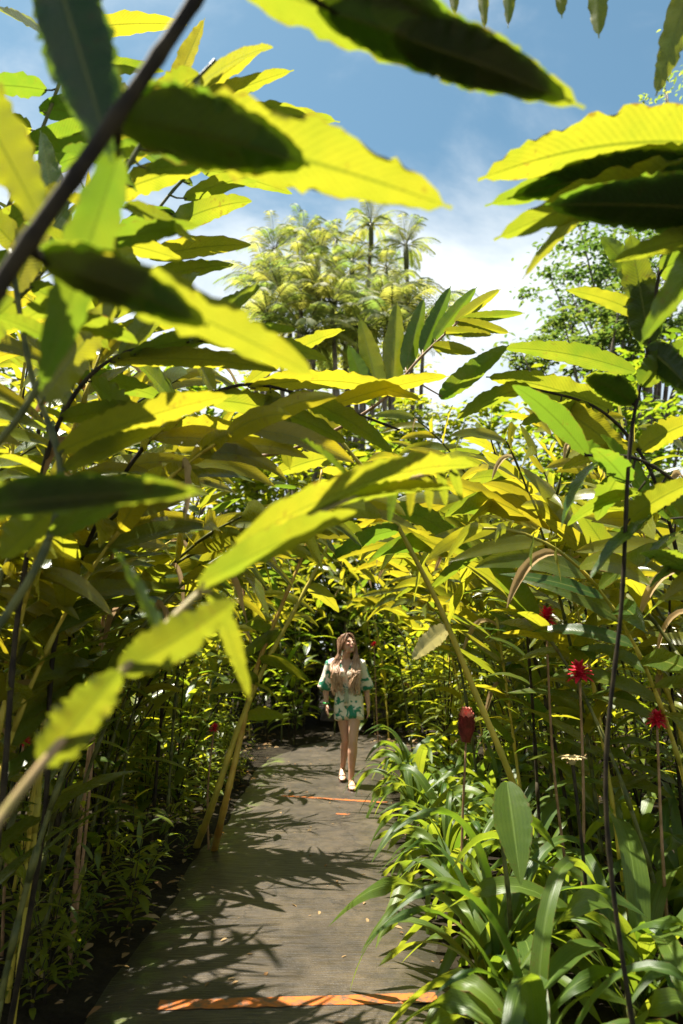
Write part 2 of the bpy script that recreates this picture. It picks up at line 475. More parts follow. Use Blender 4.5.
# path: straight strip, then bending to the right behind the woman
pm = MB()
def path_c(s):
    if s < 9.2: return Vector((PCX, s, 0)), Vector((1, 0, 0))
    a = min((s - 9.2) / 4.0, 1.25)
    x = PCX + 4.0 * (1 - math.cos(a)); y = 9.2 + 4.0 * math.sin(a)
    return Vector((x, y, 0)), Vector((math.cos(a), -math.sin(a), 0))
rows = [-3 + 0.1 * i for i in range(172)]
for s in rows:
    c, sd = path_c(s)
    for j in range(9):
        u = j / 8 * 2 - 1
        w = PHW + (0.13 * mnoise.noise(Vector((s * 1.3, u * 9, 3))) + .05 * mnoise.noise(Vector((s * 4.1, u * 9, 8))) if abs(u) == 1 else 0)
        pm.v.append(c + sd * (u * w) + Z * (0.022 if abs(u) < 1 else 0.0) + Z * (0.003 if abs(u) < 1 else 0.0))
for k in range(len(rows) - 1):
    for j in range(8):
        a = k * 9 + j
        pm.face((a, a + 1, a + 10, a + 9), ((0, 0), (1, 0), (1, 1), (0, 1)), (0, 0, 0))
path = link('path', pm.mesh('path', path_mat())); path['kind'] = 'structure'
PZ = 0.025
PM = paint_mat()
def painted(pxa, pya, pxb, pyb, wid, rows_, sd_):
    rr = random.Random(sd_)
    a, b = G(pxa, pya, PZ), G(pxb, pyb, PZ)
    mb = MB(); nseg = 26
    d = (b - a).normalized(); q = Vector((-d.y, d.x, 0))
    for i in range(nseg + 1):
        p = a.lerp(b, i / nseg)
        for sgn in (-1, 1):
            mb.v.append(Vector((p.x, p.y, PZ + 0.003)) + q * sgn * (wid / 2 + rr.uniform(-0.006, 0.004)))
    for i in range(nseg):
        k = 2 * i
        mb.face((k, k + 2, k + 3, k + 1), ((0, 0),) * 4, (0, 0, 0))
    return link('painted_line', mb.mesh('painted_line', PM), path)
painted(158, 1006, 437, 998, 0.085, 1, 1)
painted(282, 796, 388, 803, 0.06, 1, 2)
painted(336, 814, 349, 815, 0.05, 1, 3)

# ------------------------------------------------------------------ ginger shoots (the mass)
def shoot_spec(seed, H, th0, th1, nleaf, Ls, s0=0.36, plane=None, Wr=0.2):
    r = random.Random(seed)
    pts = [Vector((0, 0, -0.03))]
    ns = 22
    p = pts[0].copy()
    yaw = r.uniform(-0.25, 0.25)
    for k in range(ns):
        s = (k + 0.5) / ns
        th = th0 + th1 * s ** 2.3
        d = Vector((math.sin(th) * math.cos(yaw * s), math.sin(th) * math.sin(yaw * s) + 0.02 * math.sin(5 * s + seed), math.cos(th)))
        p = p + d.normalized() * (H / ns); pts.append(p.copy())
    phi = r.uniform(-0.5, 0.5) + (math.pi / 2 if plane is None else plane)
    lv = []
    for i in range(nleaf):
        s = s0 + (1 - s0) * (i + r.uniform(-0.2, 0.2)) / (nleaf - 1)
        s = min(max(s, s0), 0.995)
        k = int(s * ns); f = s * ns - k
        k = min(k, ns - 1)
        b = pts[k].lerp(pts[k + 1], f)
        tg = (pts[k + 1] - pts[k]).normalized()
        ref = perp(Vector((math.cos(phi), math.sin(phi), 0)), tg)
        sgn = 1 if i % 2 else -1
        ang = rad(r.uniform(32, 70)) * (1 - 0.55 * max(0, (s - 0.85) / 0.15))
        tw = r.uniform(-0.45, 0.45)
        sd = (Matrix.Rotation(tw, 3, tg) @ ref) * sgn
        d = sd * math.sin(ang) + tg * math.cos(ang)
        up = tg * math.sin(ang) - sd * math.cos(ang)
        up = (up + Vector((r.uniform(-.45, .45), r.uniform(-.45, .45), r.uniform(-.3, .3)))).normalized()
        size = Ls * r.uniform(0.75, 1.15) * (0.72 + 0.5 * math.sin(math.pi * min(1, (s - s0) / (1 - s0) * 0.8 + 0.15)))
        lv.append((b, d, up, size, size * Wr * r.uniform(0.85, 1.15), r.uniform(0.15, 1.05), min(1, max(0, r.gauss(0.42 + 0.5 * s, 0.24) - 0.12)), r.random() ** 1.5))
    return pts, lv, r

def build_shoot(spec, stem_m='stem', r0=0.013, nl=9, nw=2):
    pts, lv, r = spec
    sm = MB(); npt = len(pts)
    rr = [r0 * (1 - 0.62 * k / npt) * (1.12 if k % 3 == 0 else 1) for k in range(npt)]
    tube(sm, pts, rr, 6)
    # clasping sheaths up the bare stem
    for k in range(2, npt - 2, 2):
        tube(sm, [pts[k], pts[k].lerp(pts[k + 1], 0.5), pts[k + 1]], [rr[k] * 1.05, rr[k] * 1.35, rr[k] * 1.1], 6)
    st = sm.mesh('stem', M[stem_m])
    leaves = []
    fol = MB()
    for (b, d, up, Ln, Wd, dr, ti, dy) in lv:
        dead = r.random() < .03
        leaf(fol, b, d, up, Ln * (.8 if dead else 1), Wd * (.6 if dead else 1), 3.0 if dead else dr, 'broad', .7 if dead else r.uniform(0.1, 0.35), r.uniform(0.04, 0.1), 0.18, nl, nw, ti, dy, r, mi=1 if dead else 0, waven=r.uniform(3, 6))
    return st, fol.mesh('foliage', [M['ginger'], M['dry']])

VARS = []
vr = random.Random(11)
for i in range(16):
    H = vr.uniform(3.0, 4.4)
    spec = shoot_spec(100 + i, H, vr.uniform(0.0, 0.14), vr.uniform(0.35, 1.25), vr.randint(26, 36), vr.uniform(0.33, 0.50), vr.uniform(0.16, 0.42), None, vr.uniform(0.19, 0.27))
    st, fo = build_shoot(spec, vr.choice(['stem', 'darkstem', 'darkstem', 'cane', 'stem', 'cane']))
    centers = []
    for (b, d, up, Ln, Wd, dr, ti, dy) in spec[1]:
        for q in (0.15, 0.5, 0.9):
            centers.append(b + d * (Ln * q) - Z * (Ln * 0.35 * dr * q * q))
    VARS.append((st, fo, centers, H))

# sunlit spots that the canopy leaves open, and view lines that stay clear
SUNSPOTS = [G(340, 945), G(330, 905), G(300, 815), G(355, 835), G(372, 768), G(350, 1000),
             Vector((0.5, 4.4, 0.7)), Vector((0.55, 5.5, 0.8)), Vector((0.5, 3.4, 0.6)), Vector((0.6, 6.4, 0.8))]
WOMAN = [Vector((0.02, 8.1, z)) for z in (0.2, 0.6, 1.0, 1.4, 1.62)]
def skyline(px):
    tab = [(-400, -300), (60, 20), (150, 150), (250, 215), (285, 330), (330, 385), (430, 395), (470, 385), (600, 372), (640, 340), (700, 320), (1100, 250)]
    for (x0, y0), (x1, y1) in zip(tab, tab[1:]):
        if x0 <= px < x1:
            return y0 + (y1 - y0) * (px - x0) / (x1 - x0)
    return 0
def acceptable(centers, loc, rz, sc_, cam_clear=1.9, spot_r=0.2):
    m = Matrix.Translation(loc) @ Matrix.Rotation(rz, 4, 'Z') @ Matrix.Scale(sc_, 4)
    for c in centers:
        w = m @ c
        if (w - CAM).length < cam_clear and w.z > 0.8: return False
        if w.z < 0.35: return False
        pr = proj(w)
        if pr:
            if pr[2] < 12 and pr[1] < skyline(pr[0]) and -60 < pr[0] < 760: return False
            if 300 < pr[0] < 395 and 618 < pr[1] < 800 and pr[2] < 9: return False
            if 150 < pr[0] < 420 and pr[1] > 700 and w.z < 1.3 and abs(w.x - PCX) < 0.8: return False
        for sp in SUNSPOTS:
            q = w - sp
            if q.z < 0.2: continue
            if (q - S * q.dot(S)).length < spot_r: return False
        for sp in WOMAN[1:]:
            q = w - sp
            if q.z > .2 and (q - S * q.dot(S)).length < .38: return False
    return True

USED = {}
def place(v, loc, rz, s, label, group, name='torch_ginger', cat='ginger plant'):
    st, fo, ce, H = VARS[v]
    t = thing(name, label, cat, loc, group, rz)
    t.scale = (s, s, s)
    link('stem', st, t); link('foliage', fo, t)
    return t

def scatter(n, xr, yr, aim, label, group, seed, cam_clear=1.9, smin=0.8, smax=1.15, spread=0.9, mind=0.28, spot_r=0.2):
    r = random.Random(seed)
    done = 0; tries = 0; pos = []
    while done < n and tries < n * 60:
        tries += 1
        x = r.uniform(*xr); y = r.uniform(*yr)
        if any((x - a) ** 2 + (y - b) ** 2 < mind * mind for a, b in pos): continue
        v = r.randrange(len(VARS)); s = r.uniform(smin, smax)
        rz = aim + r.uniform(-spread, spread)
        if not acceptable(VARS[v][2], Vector((x, y, 0)), rz, s, cam_clear, spot_r): continue
        place(v, Vector((x, y, 0)), rz, s, label, group); pos.append((x, y)); done += 1
    return done

res = []
PI = math.pi
res.append(scatter(22, (-2.6, -1.25), (2.3, 5.5), 0.0, 'tall leafy ginger stalk in the thick left bank beside the near orange line', 'ginger stalks of the left bank near the camera', 1, spread=1.3))
res.append(scatter(20, (-4.8, -2.6), (1.8, 6.5), 0.0, 'ginger stalk deep in the dim thicket far left of the path', 'ginger stalks deep in the left thicket', 2, spread=2.5))
res.append(scatter(26, (-3.2, -1.25), (5.5, 9.5), 0.0, 'tall ginger stalk on the left bank leaning toward the walking woman', 'ginger stalks left of the woman', 3, spread=1.2))
res.append(scatter(28, (1.2, 3.2), (3.6, 6.5), PI, 'tall ginger stalk rising behind the strap leaved plants right of the path', 'ginger stalks behind the strap leaved plants', 4, spread=1.4))
res.append(scatter(32, (0.95, 4.2), (6.3, 10.5), PI, 'ginger stalk in the right bank thicket beyond the red flowers', 'ginger stalks beyond the red flowers', 5, spread=1.4))
res.append(scatter(14, (3.0, 5.5), (3.0, 7.0), PI, 'ginger stalk at the far right edge of the thicket', 'ginger stalks at the far right', 6, spread=2.5))
res.append(scatter(36, (-4.0, 0.9), (11.6, 15.0), -PI / 2, 'ginger stalk in the wall of leaves behind the woman', 'ginger stalks behind the woman', 7, spread=3.1, smax=1.25))
res.append(scatter(26, (0.8, 6.0), (12.0, 15.5), -PI / 2, 'ginger stalk where the path turns right behind the woman', 'ginger stalks at the turn of the path', 8, spread=3.1, smax=1.25))
AR = []
for i in range(6):
    H = vr.uniform(2.7, 3.4)
    spec = shoot_spec(400 + i, H, vr.uniform(0.10, 0.2), vr.uniform(1.0, 1.6), vr.randint(18, 24), vr.uniform(0.44, 0.56), vr.uniform(0.42, 0.55), None, vr.uniform(0.19, 0.25))
    st, fo = build_shoot(spec, 'cane' if i % 3 == 0 else 'stem')
    VARS.append((st, fo, [b + d * (Ln * q) - Z * (Ln * 0.35 * dr * q * q) for (b, d, up, Ln, Wd, dr, ti, dy) in spec[1] for q in (.15, .5, .9)], H))
def scatter2(*a, **k):
    global VARS
    keep = VARS; VARS = keep[16:]
    q = scatter(*a, **k); VARS = keep
    return q
res.append(scatter2(5, (0.95, 2.1), (4.5, 9.5), PI, 'ginger stalk arching low over the path from the right bank', 'ginger stalks arching over the path from the right', 31, spread=.6, smin=.85, smax=1.1, cam_clear=1.7, spot_r=.12, mind=.2))
res.append(scatter2(14, (-2.4, -1.25), (3.2, 9.5), 0, 'ginger stalk arching low over the path from the left bank', 'ginger stalks arching over the path from the left', 32, spread=.6, smin=.85, smax=1.1, cam_clear=1.7, spot_r=.12, mind=.2))
res.append(scatter(6, (-3.2, -1.4), (2.3, 5.2), 0, 'very tall ginger stalk topping the left bank against the sky', 'very tall ginger stalks of the left bank', 34, spread=1.5, cam_clear=1.7, smin=1.15, smax=1.4, spot_r=.12))
res.append(scatter2(7, (1.45, 2.7), (2.8, 4.4), PI, 'arching ginger stalk shading the strap leaved plants at the right', 'ginger stalks above the near strap leaved plants', 33, spread=.9, smin=.8, smax=1.05, cam_clear=1.6, spot_r=.1, mind=.2))  # stalks added to throw shade on the strap leaved plants
res.append(scatter2(5, (-1.65, -1.2), (2.5, 3.7), .2, 'low arching ginger stalk darkening the left path edge near the orange line', 'arching ginger stalks at the near left path edge', 35, spread=.5, smin=.8, smax=1.0, cam_clear=1.5, spot_r=.1, mind=.2))  # extra stalks added so the near left path edge falls in shade
print('shoots', res)

# ------------------------------------------------------------------ near fronds, leaf by leaf
def leaf_between(base, tip, Wd, bow=0.12, face=0.6, tint=0.6, dry=0.4, rag=0.2, wave=0.055, fold=0.2, nl=34, nw=5, rnd=R, kind='broad', sag=None, waven=9):
    Ln = (tip - base).length
    mid = (base + tip) * 0.5 + Z * (bow * Ln)
    pts = []; ups = []
    for k in range(nl + 1):
        t = k / nl
        p = base * (1 - t) ** 2 + mid * 2 * t * (1 - t) + tip * t * t
        pts.append(p)
        tocam = (CAM - p).normalized()
        ups.append((Z * (1 - face) - tocam * face))
    mb = MB()
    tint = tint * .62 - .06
    leaf_strip(mb, pts, ups, Wd, kind, fold, wave, rag, nw, tint, dry, rnd, 0, waven)
    return mb

def frond(name, label, cat, stem_pts, r0, r1, leaves, stem_m='stem', seed=1, leaf_m='ginger', nodes=True, group=None):
    """stem_pts world points, the first on the ground; leaves: dicts with base, tip, W"""
    rr = random.Random(seed)
    root = Vector((stem_pts[0].x, stem_pts[0].y, 0))
    t = thing(name, label, cat, root, group)
    sp = spline(stem_pts, 12 * (len(stem_pts) - 1))
    sm = MB(); nn = len(sp)
    radii = [r0 + (r1 - r0) * k / (nn - 1) for k in range(nn)]
    if nodes: radii = [q * (1.16 if k % 5 == 0 else 1) for k, q in enumerate(radii)]
    tube(sm, sp, radii, 10)
    link('stem', sm.mesh('stem', M[stem_m], root), t)
    for lf in leaves:
        b, tp = lf['b'], lf['t']
        kw = {k: v for k, v in lf.items() if k not in ('b', 't', 'W', 'm')}
        mb = leaf_between(b, tp, lf['W'], rnd=rr, **kw)
        # short petiole back to the nearest stem point
        q = min(sp, key=lambda s: (s - b).length)
        if 0.004 < (q - b).length < 0.2:
            tube(mb, [q, q.lerp(b, 0.5) - Z * 0.004, b + (tp - b) * 0.03], [max(0.004, r1 * 0.9), max(0.003, r1 * 0.75), 0.003], 6, 1)
        link('leaf', mb.mesh('leaf', [M[lf.get('m', leaf_m)], M[stem_m]], root), t)
    return t

def lf(b, t, Wpx, **kw):
    """b, t: (px, py, Y); width in picture pixels at the middle's distance"""
    B, T = P(*b), P(*t)
    mid = (B + T) / 2
    dep = proj(mid)[2]
    d = dict(b=B, t=T, W=Wpx / FPX * dep * 1.12); d.update(kw)
    return d
def shade(target, dist, Ln, Wd, ang=0.0, tint=0.4, off=(0, 0)):
    """a leaf higher on the plant, between the sun and the target point"""
    c = target + S * dist
    e1 = S.orthogonal().normalized(); e2 = S.cross(e1)
    dd = e1 * math.cos(ang) + e2 * math.sin(ang); ss = S.cross(dd)
    c = c + dd * off[0] + ss * off[1]
    return dict(b=c - dd * Ln / 2, t=c + dd * Ln / 2, W=Wd, bow=0.03, face=0.0, tint=tint, wave=0.03)

def over(l, q0, q1, layers=2, gap=.006):
    """extra leaves laid close above another one, added to darken it by their shade"""
    out = []
    for k in range(1, layers + 1):
        b = l['b'].lerp(l['t'], max(0, q0 - .03 * k)) + S * gap * k; t_ = l['t']; t_ = l['b'].lerp(t_, min(1.0, q1 - .04 * k)) + S * gap * k
        L0 = (l['t'] - l['b']).length; lift = Z * l.get('bow', .12) * L0 * .5 * (1 - abs(q0 + q1 - 1)) * (1 - (q1 - q0))
        d = dict(l); d.update(b=b + lift, t=t_ + lift, W=l['W'] * (.96 - .07 * k), tint=.05, bow=l.get('bow', .12) * (q1 - q0), rag=0.1)
        out.append(d)
    return out

# 1 dark branch arching over the upper left corner
br = [Vector((-1.25, 0.35, 0)), Vector((-0.95, 0.55, 0.9)), P(-30, 340, 0.80), P(0, 285, 0.80), P(100, 140, 0.80), P(195, 0, 0.80), P(262, -110, 0.80), P(330, -260, 0.80)]
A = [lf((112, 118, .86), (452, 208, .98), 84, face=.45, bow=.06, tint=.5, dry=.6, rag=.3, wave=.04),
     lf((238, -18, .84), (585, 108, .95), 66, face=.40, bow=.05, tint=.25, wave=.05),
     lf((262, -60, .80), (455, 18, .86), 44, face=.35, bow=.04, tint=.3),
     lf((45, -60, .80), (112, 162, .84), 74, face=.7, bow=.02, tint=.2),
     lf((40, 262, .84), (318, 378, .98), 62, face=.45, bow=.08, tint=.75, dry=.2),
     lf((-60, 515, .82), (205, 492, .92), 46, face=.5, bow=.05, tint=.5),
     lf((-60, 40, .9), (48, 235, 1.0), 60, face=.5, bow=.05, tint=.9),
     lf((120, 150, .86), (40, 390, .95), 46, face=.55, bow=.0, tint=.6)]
for ci, q0, q1 in ((0, 0, .60), (1, .28, 1.0), (2, 0, 1), (3, 0, 1), (4, 0, .62), (5, 0, 1), (1, .5, .95)):
    A += over(A[ci], q0, q1)  # added leaves hidden behind the big ones keep sun off them
frond('arching_branch', 'dark blurred branch slanting across the upper left corner with huge shaded leaves', 'branch', br, 0.013, 0.009, A, 'darkstem', 3)

# 2 blurred frond rising from the lower left into the bright middle
st2 = [Vector((-0.95, 0.55, 0)), P(-40, 880, .86), P(14, 800, .90), P(125, 668, .98), P(205, 588, 1.08), P(262, 545, 1.2), P(370, 490, 1.5), P(455, 468, 1.75)]
B2 = [lf((42, 765, .93), (122, 668, .92), 52, face=.75, bow=.0, tint=.25, rag=.35),
      lf((120, 672, .98), (238, 600, 1.0), 46, face=.7, bow=-.03, tint=.3, rag=.2),
      lf((165, 645, 1.0), (112, 548, 1.1), 24, face=.5, bow=.05, tint=.6, rag=.3, wave=.12),
      lf((198, 585, 1.05), (362, 512, 1.3), 44, face=.55, bow=.05, tint=.8, rag=.2),
      lf((236, 545, 1.15), (478, 466, 1.75), 54, face=.5, bow=.10, tint=.85, rag=.25, dry=.7, wave=.07),
      lf((300, 515, 1.35), (455, 490, 1.7), 34, face=.4, bow=.08, tint=.8),
      lf((360, 492, 1.5), (300, 440, 1.8), 34, face=.5, bow=.06, tint=.7),
      lf((210, 590, 1.08), (250, 700, 1.2), 20, face=.6, bow=.1, tint=.6)]
for k, q in enumerate([(395, 478), (412, 474), (428, 472), (440, 470), (452, 468)]):
    B2.append(lf((q[0], q[1], 1.6 + .03 * k), (q[0] - 6 + 8 * k * .5, q[1] + 46 - 3 * k, 1.62 + .05 * k), 10, face=.7, bow=.05, tint=.8, nw=2))
frond('ginger_frond', 'blurred ginger frond with pinkish stalk slanting up from the lower left', 'frond', st2, .0075, .0045, B2, 'palestem', 4, nodes=False)

# 3 pair of leaves catching light at mid left
st3 = [Vector((-1.15, 1.0, 0)), Vector((-1.05, 1.15, .8)), P(40, 560, 1.45), P(60, 470, 1.5), P(30, 370, 1.55), P(10, 250, 1.55)]
B3 = [lf((58, 452, 1.5), (232, 396, 1.65), 38, face=.5, bow=.08, tint=.85, dry=.5),
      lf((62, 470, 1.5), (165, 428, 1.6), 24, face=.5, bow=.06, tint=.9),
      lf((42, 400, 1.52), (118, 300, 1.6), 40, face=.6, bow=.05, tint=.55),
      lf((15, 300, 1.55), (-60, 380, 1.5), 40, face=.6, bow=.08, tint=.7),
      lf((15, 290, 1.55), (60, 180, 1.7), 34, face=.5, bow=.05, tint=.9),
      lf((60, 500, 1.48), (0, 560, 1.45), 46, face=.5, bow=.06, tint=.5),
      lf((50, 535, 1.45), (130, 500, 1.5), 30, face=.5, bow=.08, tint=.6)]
frond('ginger_frond', 'ginger stalk at the left edge carrying bright yellow toothed leaves at mid height', 'frond', st3, .011, .006, B3, 'stem', 5)

# 3b the upper left frond with long leaves against the blue sky
st3b = [Vector((-1.7, 1.35, 0)), Vector((-1.55, 1.5, 1.2)), P(-10, 330, 1.9), P(60, 250, 1.9), P(120, 170, 1.9), P(170, 110, 1.9)]
B3b = [lf((125, 165, 1.9), (268, 44, 2.0), 26, face=.45, bow=.10, tint=.75, dry=.5, rag=.3),
       lf((150, 135, 1.9), (294, 70, 2.05), 24, face=.45, bow=.08, tint=.7, dry=.5, rag=.3),
       lf((160, 125, 1.9), (340, 122, 2.05), 26, face=.45, bow=.12, tint=.8, rag=.3),
       lf((165, 112, 1.9), (205, 18, 2.0), 20, face=.5, bow=.04, tint=.9),
       lf((100, 200, 1.9), (215, 165, 2.0), 28, face=.5, bow=.1, tint=.6),
       lf((95, 205, 1.9), (140, 300, 2.0), 28, face=.5, bow=.08, tint=.7),
       lf((70, 240, 1.9), (185, 262, 2.05), 26, face=.5, bow=.12, tint=.8),
       lf((60, 250, 1.9), (40, 130, 2.0), 30, face=.5, bow=.05, tint=.8),
       lf((40, 275, 1.9), (-40, 190, 1.9), 34, face=.5, bow=.05, tint=.9),
       lf((30, 285, 1.9), (110, 350, 2.0), 30, face=.5, bow=.1, tint=.8),
       lf((140, 150, 1.9), (100, 60, 1.95), 30, face=.5, bow=.05, tint=.7)]
frond('ginger_frond', 'ginger frond fanning yellow green leaves against the blue sky at upper left', 'frond', st3b, .011, .005, B3b, 'stem', 6)

st3c = [Vector((-1.9, 1.9, 0)), Vector((-1.8, 2.0, 1.6)), P(-40, 300, 2.3), P(20, 180, 2.3), P(60, 80, 2.3), P(85, -20, 2.3)]
B3c = []
r3 = random.Random(8)
for k in range(16):
    q = k / 15; bx, by = (-30 + 115 * q, 290 - 300 * q)
    sg = 1 if k % 2 else -1
    B3c.append(lf((bx, by, 2.3), (bx + (sg * r3.uniform(60, 110) + 20), by - r3.uniform(-30, 70), 2.3 + r3.uniform(-.2, .3)), r3.uniform(22, 30), face=r3.uniform(.3, .65), bow=r3.uniform(.05, .12), tint=r3.uniform(.3, 1), dry=r3.random(), nl=20, nw=3))
frond('ginger_frond', 'tall yellow green ginger top behind the dark branch in the upper left corner', 'frond', st3c, .011, .005, B3c, 'stem', 26)
st3d = [Vector((-1.25, 2.3, 0)), Vector((-1.25, 2.3, 1.2)), P(60, 420, 2.5), P(110, 290, 2.5), P(165, 200, 2.5), P(215, 150, 2.6)]
B3d = []
for k in range(17):
    q = k / 16; bx, by = (70 + 140 * q, 390 - 235 * q)
    sg = 1 if k % 2 else -1
    B3d.append(lf((bx, by, 2.5), (bx + (sg * r3.uniform(55, 95) + 15), by - r3.uniform(-35, 60), 2.5 + r3.uniform(-.2, .3)), r3.uniform(18, 26), face=r3.uniform(.3, .65), bow=r3.uniform(.05, .14), tint=r3.uniform(.3, 1), dry=r3.random(), nl=20, nw=3))
frond('ginger_frond', 'yellow ginger top filling the gap left of the palms', 'frond', st3d, .011, .005, B3d, 'stem', 27)

r4 = random.Random(18)
st3e = [Vector((-1.15, 1.3, 0)), Vector((-1.15, 1.35, 1.3)), P(30, 400, 1.5), P(85, 260, 1.5), P(150, 130, 1.5), P(215, 60, 1.5)]
B3e = []
for k in range(15):
    q = k / 14; bx, by = (50 + 150 * q, 340 - 265 * q); sg = 1 if k % 2 else -1
    B3e.append(lf((bx, by, 1.5), (bx + sg * r4.uniform(55, 100) + 10, by - r4.uniform(-50, 60), 1.5 + r4.uniform(-.15, .25)), r4.uniform(22, 32), face=r4.uniform(.25, .6), bow=r4.uniform(.05, .14), tint=r4.uniform(.2, 1), dry=r4.random(), nl=22, nw=3))
frond('ginger_frond', 'blurred ginger top crowding behind the big half shaded leaf at upper left', 'frond', st3e, .010, .004, B3e, 'stem', 28)
st8b = [Vector((1.45, 2.35, 0)), Vector((1.4, 2.35, 1.0)), P(712, 600, 2.35), P(690, 500, 2.35), P(640, 460, 2.35), P(585, 455, 2.35)]
B8b = []
for k in range(13):
    q = k / 12; bx, by = (712 - 125 * q, 590 - 135 * q ** .6); sg = 1 if k % 2 else -1
    B8b.append(lf((bx, by, 2.35), (bx - r4.uniform(20, 75), by + sg * r4.uniform(25, 70), 2.35 + r4.uniform(-.3, .3)), r4.uniform(22, 32), face=r4.uniform(.1, .5), bow=r4.uniform(.06, .16), tint=r4.uniform(.0, .7), dry=r4.random(), nl=20, nw=3))
frond('ginger_frond', 'shaded ginger top leaning in from the right edge above the strap leaved plants', 'frond', st8b, .010, .005, B8b, 'darkstem', 29)  # frond put in to shade the strap leaved plants below it

# 4 the sharp comb-like frond in the centre, against palms and cloud
st4 = [Vector((-0.55, 3.5, 0)) + Vector((-.75, 0.2, 0)), P(250, 620, 3.4), P(330, 480, 3.2), P(380, 402, 3.0), P(420, 358, 2.95), P(458, 322, 2.9)]
st4 = [Vector((-1.35, 3.75, 0)), Vector((-1.3, 3.7, 1.0)), P(140, 480, 3.6), P(290, 450, 3.2)] + st4[3:]
B4 = [lf(b, t, w, face=.75, bow=.03, tint=ti, dry=.25, rag=.08, wave=.02, fold=.3) for b, t, w, ti in [
      ((380, 400, 3.0), (360, 318, 3.0), 23, .55), ((392, 389, 3.0), (397, 302, 3.0), 22, .5), ((405, 370, 2.97), (424, 298, 3.0), 18, .5),
      ((422, 352, 2.95), (451, 286, 3.0), 17, .45), ((434, 340, 2.93), (477, 287, 2.95), 15, .5), ((455, 322, 2.9), (501, 289, 2.95), 13, .6),
      ((458, 321, 2.9), (525, 313, 2.9), 11, .7), ((456, 322, 2.9), (510, 333, 2.85), 12, .7), ((444, 331, 2.9), (493, 335, 2.85), 11, .7),
      ((432, 346, 2.93), (477, 353, 2.85), 13, .7), ((440, 398, 2.95), (509, 345, 2.85), 22, .6), ((372, 405, 3.0), (348, 345, 3.0), 20, .5)]]
frond('ginger_frond', 'sharp comb shaped frond of narrow upright leaves standing before the palms', 'frond', st4, .012, .005, B4, 'redstem', 7)

# 4b yellow fronds layered through the middle
def lay(label, base, stem, leaves, seed, stem_m='darkstem'):
    w = [P(*q) for q in stem]; w = [q for q in w if q.z > .9]
    frond('ginger_frond', label, 'frond', [Vector((w[0].x - .12 * (1 if w[0].x < 0 else -1), w[0].y + .1, 0)), w[0].lerp(Vector((w[0].x, w[0].y, 0)), .45)] + w, .011, .005, leaves, stem_m, seed)
lay('yellow frond reaching right across the middle just below the palms', (-1.6, 2.6, 0), [(60, 620, 2.7), (150, 440, 2.6), (240, 385, 2.6), (330, 405, 2.7), (400, 430, 2.7)], [
    lf((200, 400, 2.6), (350, 445, 2.7), 30, face=.5, bow=.16, tint=.95, dry=.5, rag=.25),
    lf((245, 385, 2.6), (345, 330, 2.9), 24, face=.45, bow=.1, tint=.8),
    lf((250, 388, 2.6), (425, 402, 2.8), 26, face=.45, bow=.16, tint=.95, dry=.6, rag=.25),
    lf((290, 395, 2.65), (395, 455, 2.7), 26, face=.5, bow=.14, tint=1.0, dry=.5, rag=.25),
    lf((330, 406, 2.7), (450, 376, 2.8), 22, face=.5, bow=.06, tint=.9),
    lf((160, 430, 2.6), (262, 440, 2.7), 26, face=.5, bow=.14, tint=.9),
    lf((180, 410, 2.6), (120, 350, 2.8), 28, face=.5, bow=.1, tint=.8),
    lf((215, 392, 2.6), (170, 320, 2.8), 26, face=.5, bow=.05, tint=.85),
    lf((270, 390, 2.6), (290, 470, 2.7), 24, face=.5, bow=.05, tint=.75)], 8)
lay('frond of striped leaves lying in leaf shade above the left thicket', (-1.8, 2.2, 0), [(20, 600, 2.3), (60, 420, 2.2), (110, 360, 2.2), (200, 340, 2.3), (270, 350, 2.35)], [
    lf((110, 362, 2.2), (282, 372, 2.4), 24, face=.45, bow=.10, tint=.85, rag=.2),
    lf((130, 355, 2.2), (300, 330, 2.4), 24, face=.45, bow=.10, tint=.9, rag=.2),
    lf((190, 342, 2.25), (262, 285, 2.4), 24, face=.5, bow=.06, tint=.8),
    lf((120, 358, 2.2), (200, 272, 2.4), 28, face=.5, bow=.08, tint=.75),
    lf((90, 380, 2.2), (150, 440, 2.2), 28, face=.5, bow=.1, tint=.7),
    lf((70, 405, 2.2), (20, 330, 2.3), 30, face=.5, bow=.06, tint=.9),
    lf((60, 420, 2.2), (170, 415, 2.2), 26, face=.45, bow=.12, tint=.85),
    lf((210, 342, 2.3), (330, 362, 2.5), 24, face=.45, bow=.12, tint=.95)], 9)
# 5 right stem with dark foliage
st5 = [Vector((0.92, 2.35, 0)), P(606, 800, 2.35), P(622, 600, 2.3), P(632, 430, 2.25), P(650, 340, 2.2), P(662, 260, 2.1), P(690, 170, 2.0), P(760, 90, 1.9)]
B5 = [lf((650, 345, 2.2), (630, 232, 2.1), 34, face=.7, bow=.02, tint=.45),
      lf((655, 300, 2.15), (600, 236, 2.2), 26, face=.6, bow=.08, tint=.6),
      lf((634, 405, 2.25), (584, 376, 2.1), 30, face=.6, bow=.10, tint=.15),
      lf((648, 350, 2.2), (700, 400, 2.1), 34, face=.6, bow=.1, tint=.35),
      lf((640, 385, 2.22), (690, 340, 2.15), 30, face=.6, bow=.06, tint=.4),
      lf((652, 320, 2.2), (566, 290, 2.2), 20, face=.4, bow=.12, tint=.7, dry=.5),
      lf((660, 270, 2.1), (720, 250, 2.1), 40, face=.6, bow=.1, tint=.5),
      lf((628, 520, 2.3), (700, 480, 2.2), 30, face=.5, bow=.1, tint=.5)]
B5 += over(B5[2], 0, 1) + over(B5[3], 0, .9) + over(B5[0], 0, .6, 1)  # doubled with added shading leaves so these turn dark
frond('ginger_stalk', 'slim dark upright stalk in front of the right bank with broad leaves at its top', 'ginger plant', st5, .0078, .005, B5, 'darkstem', 10)
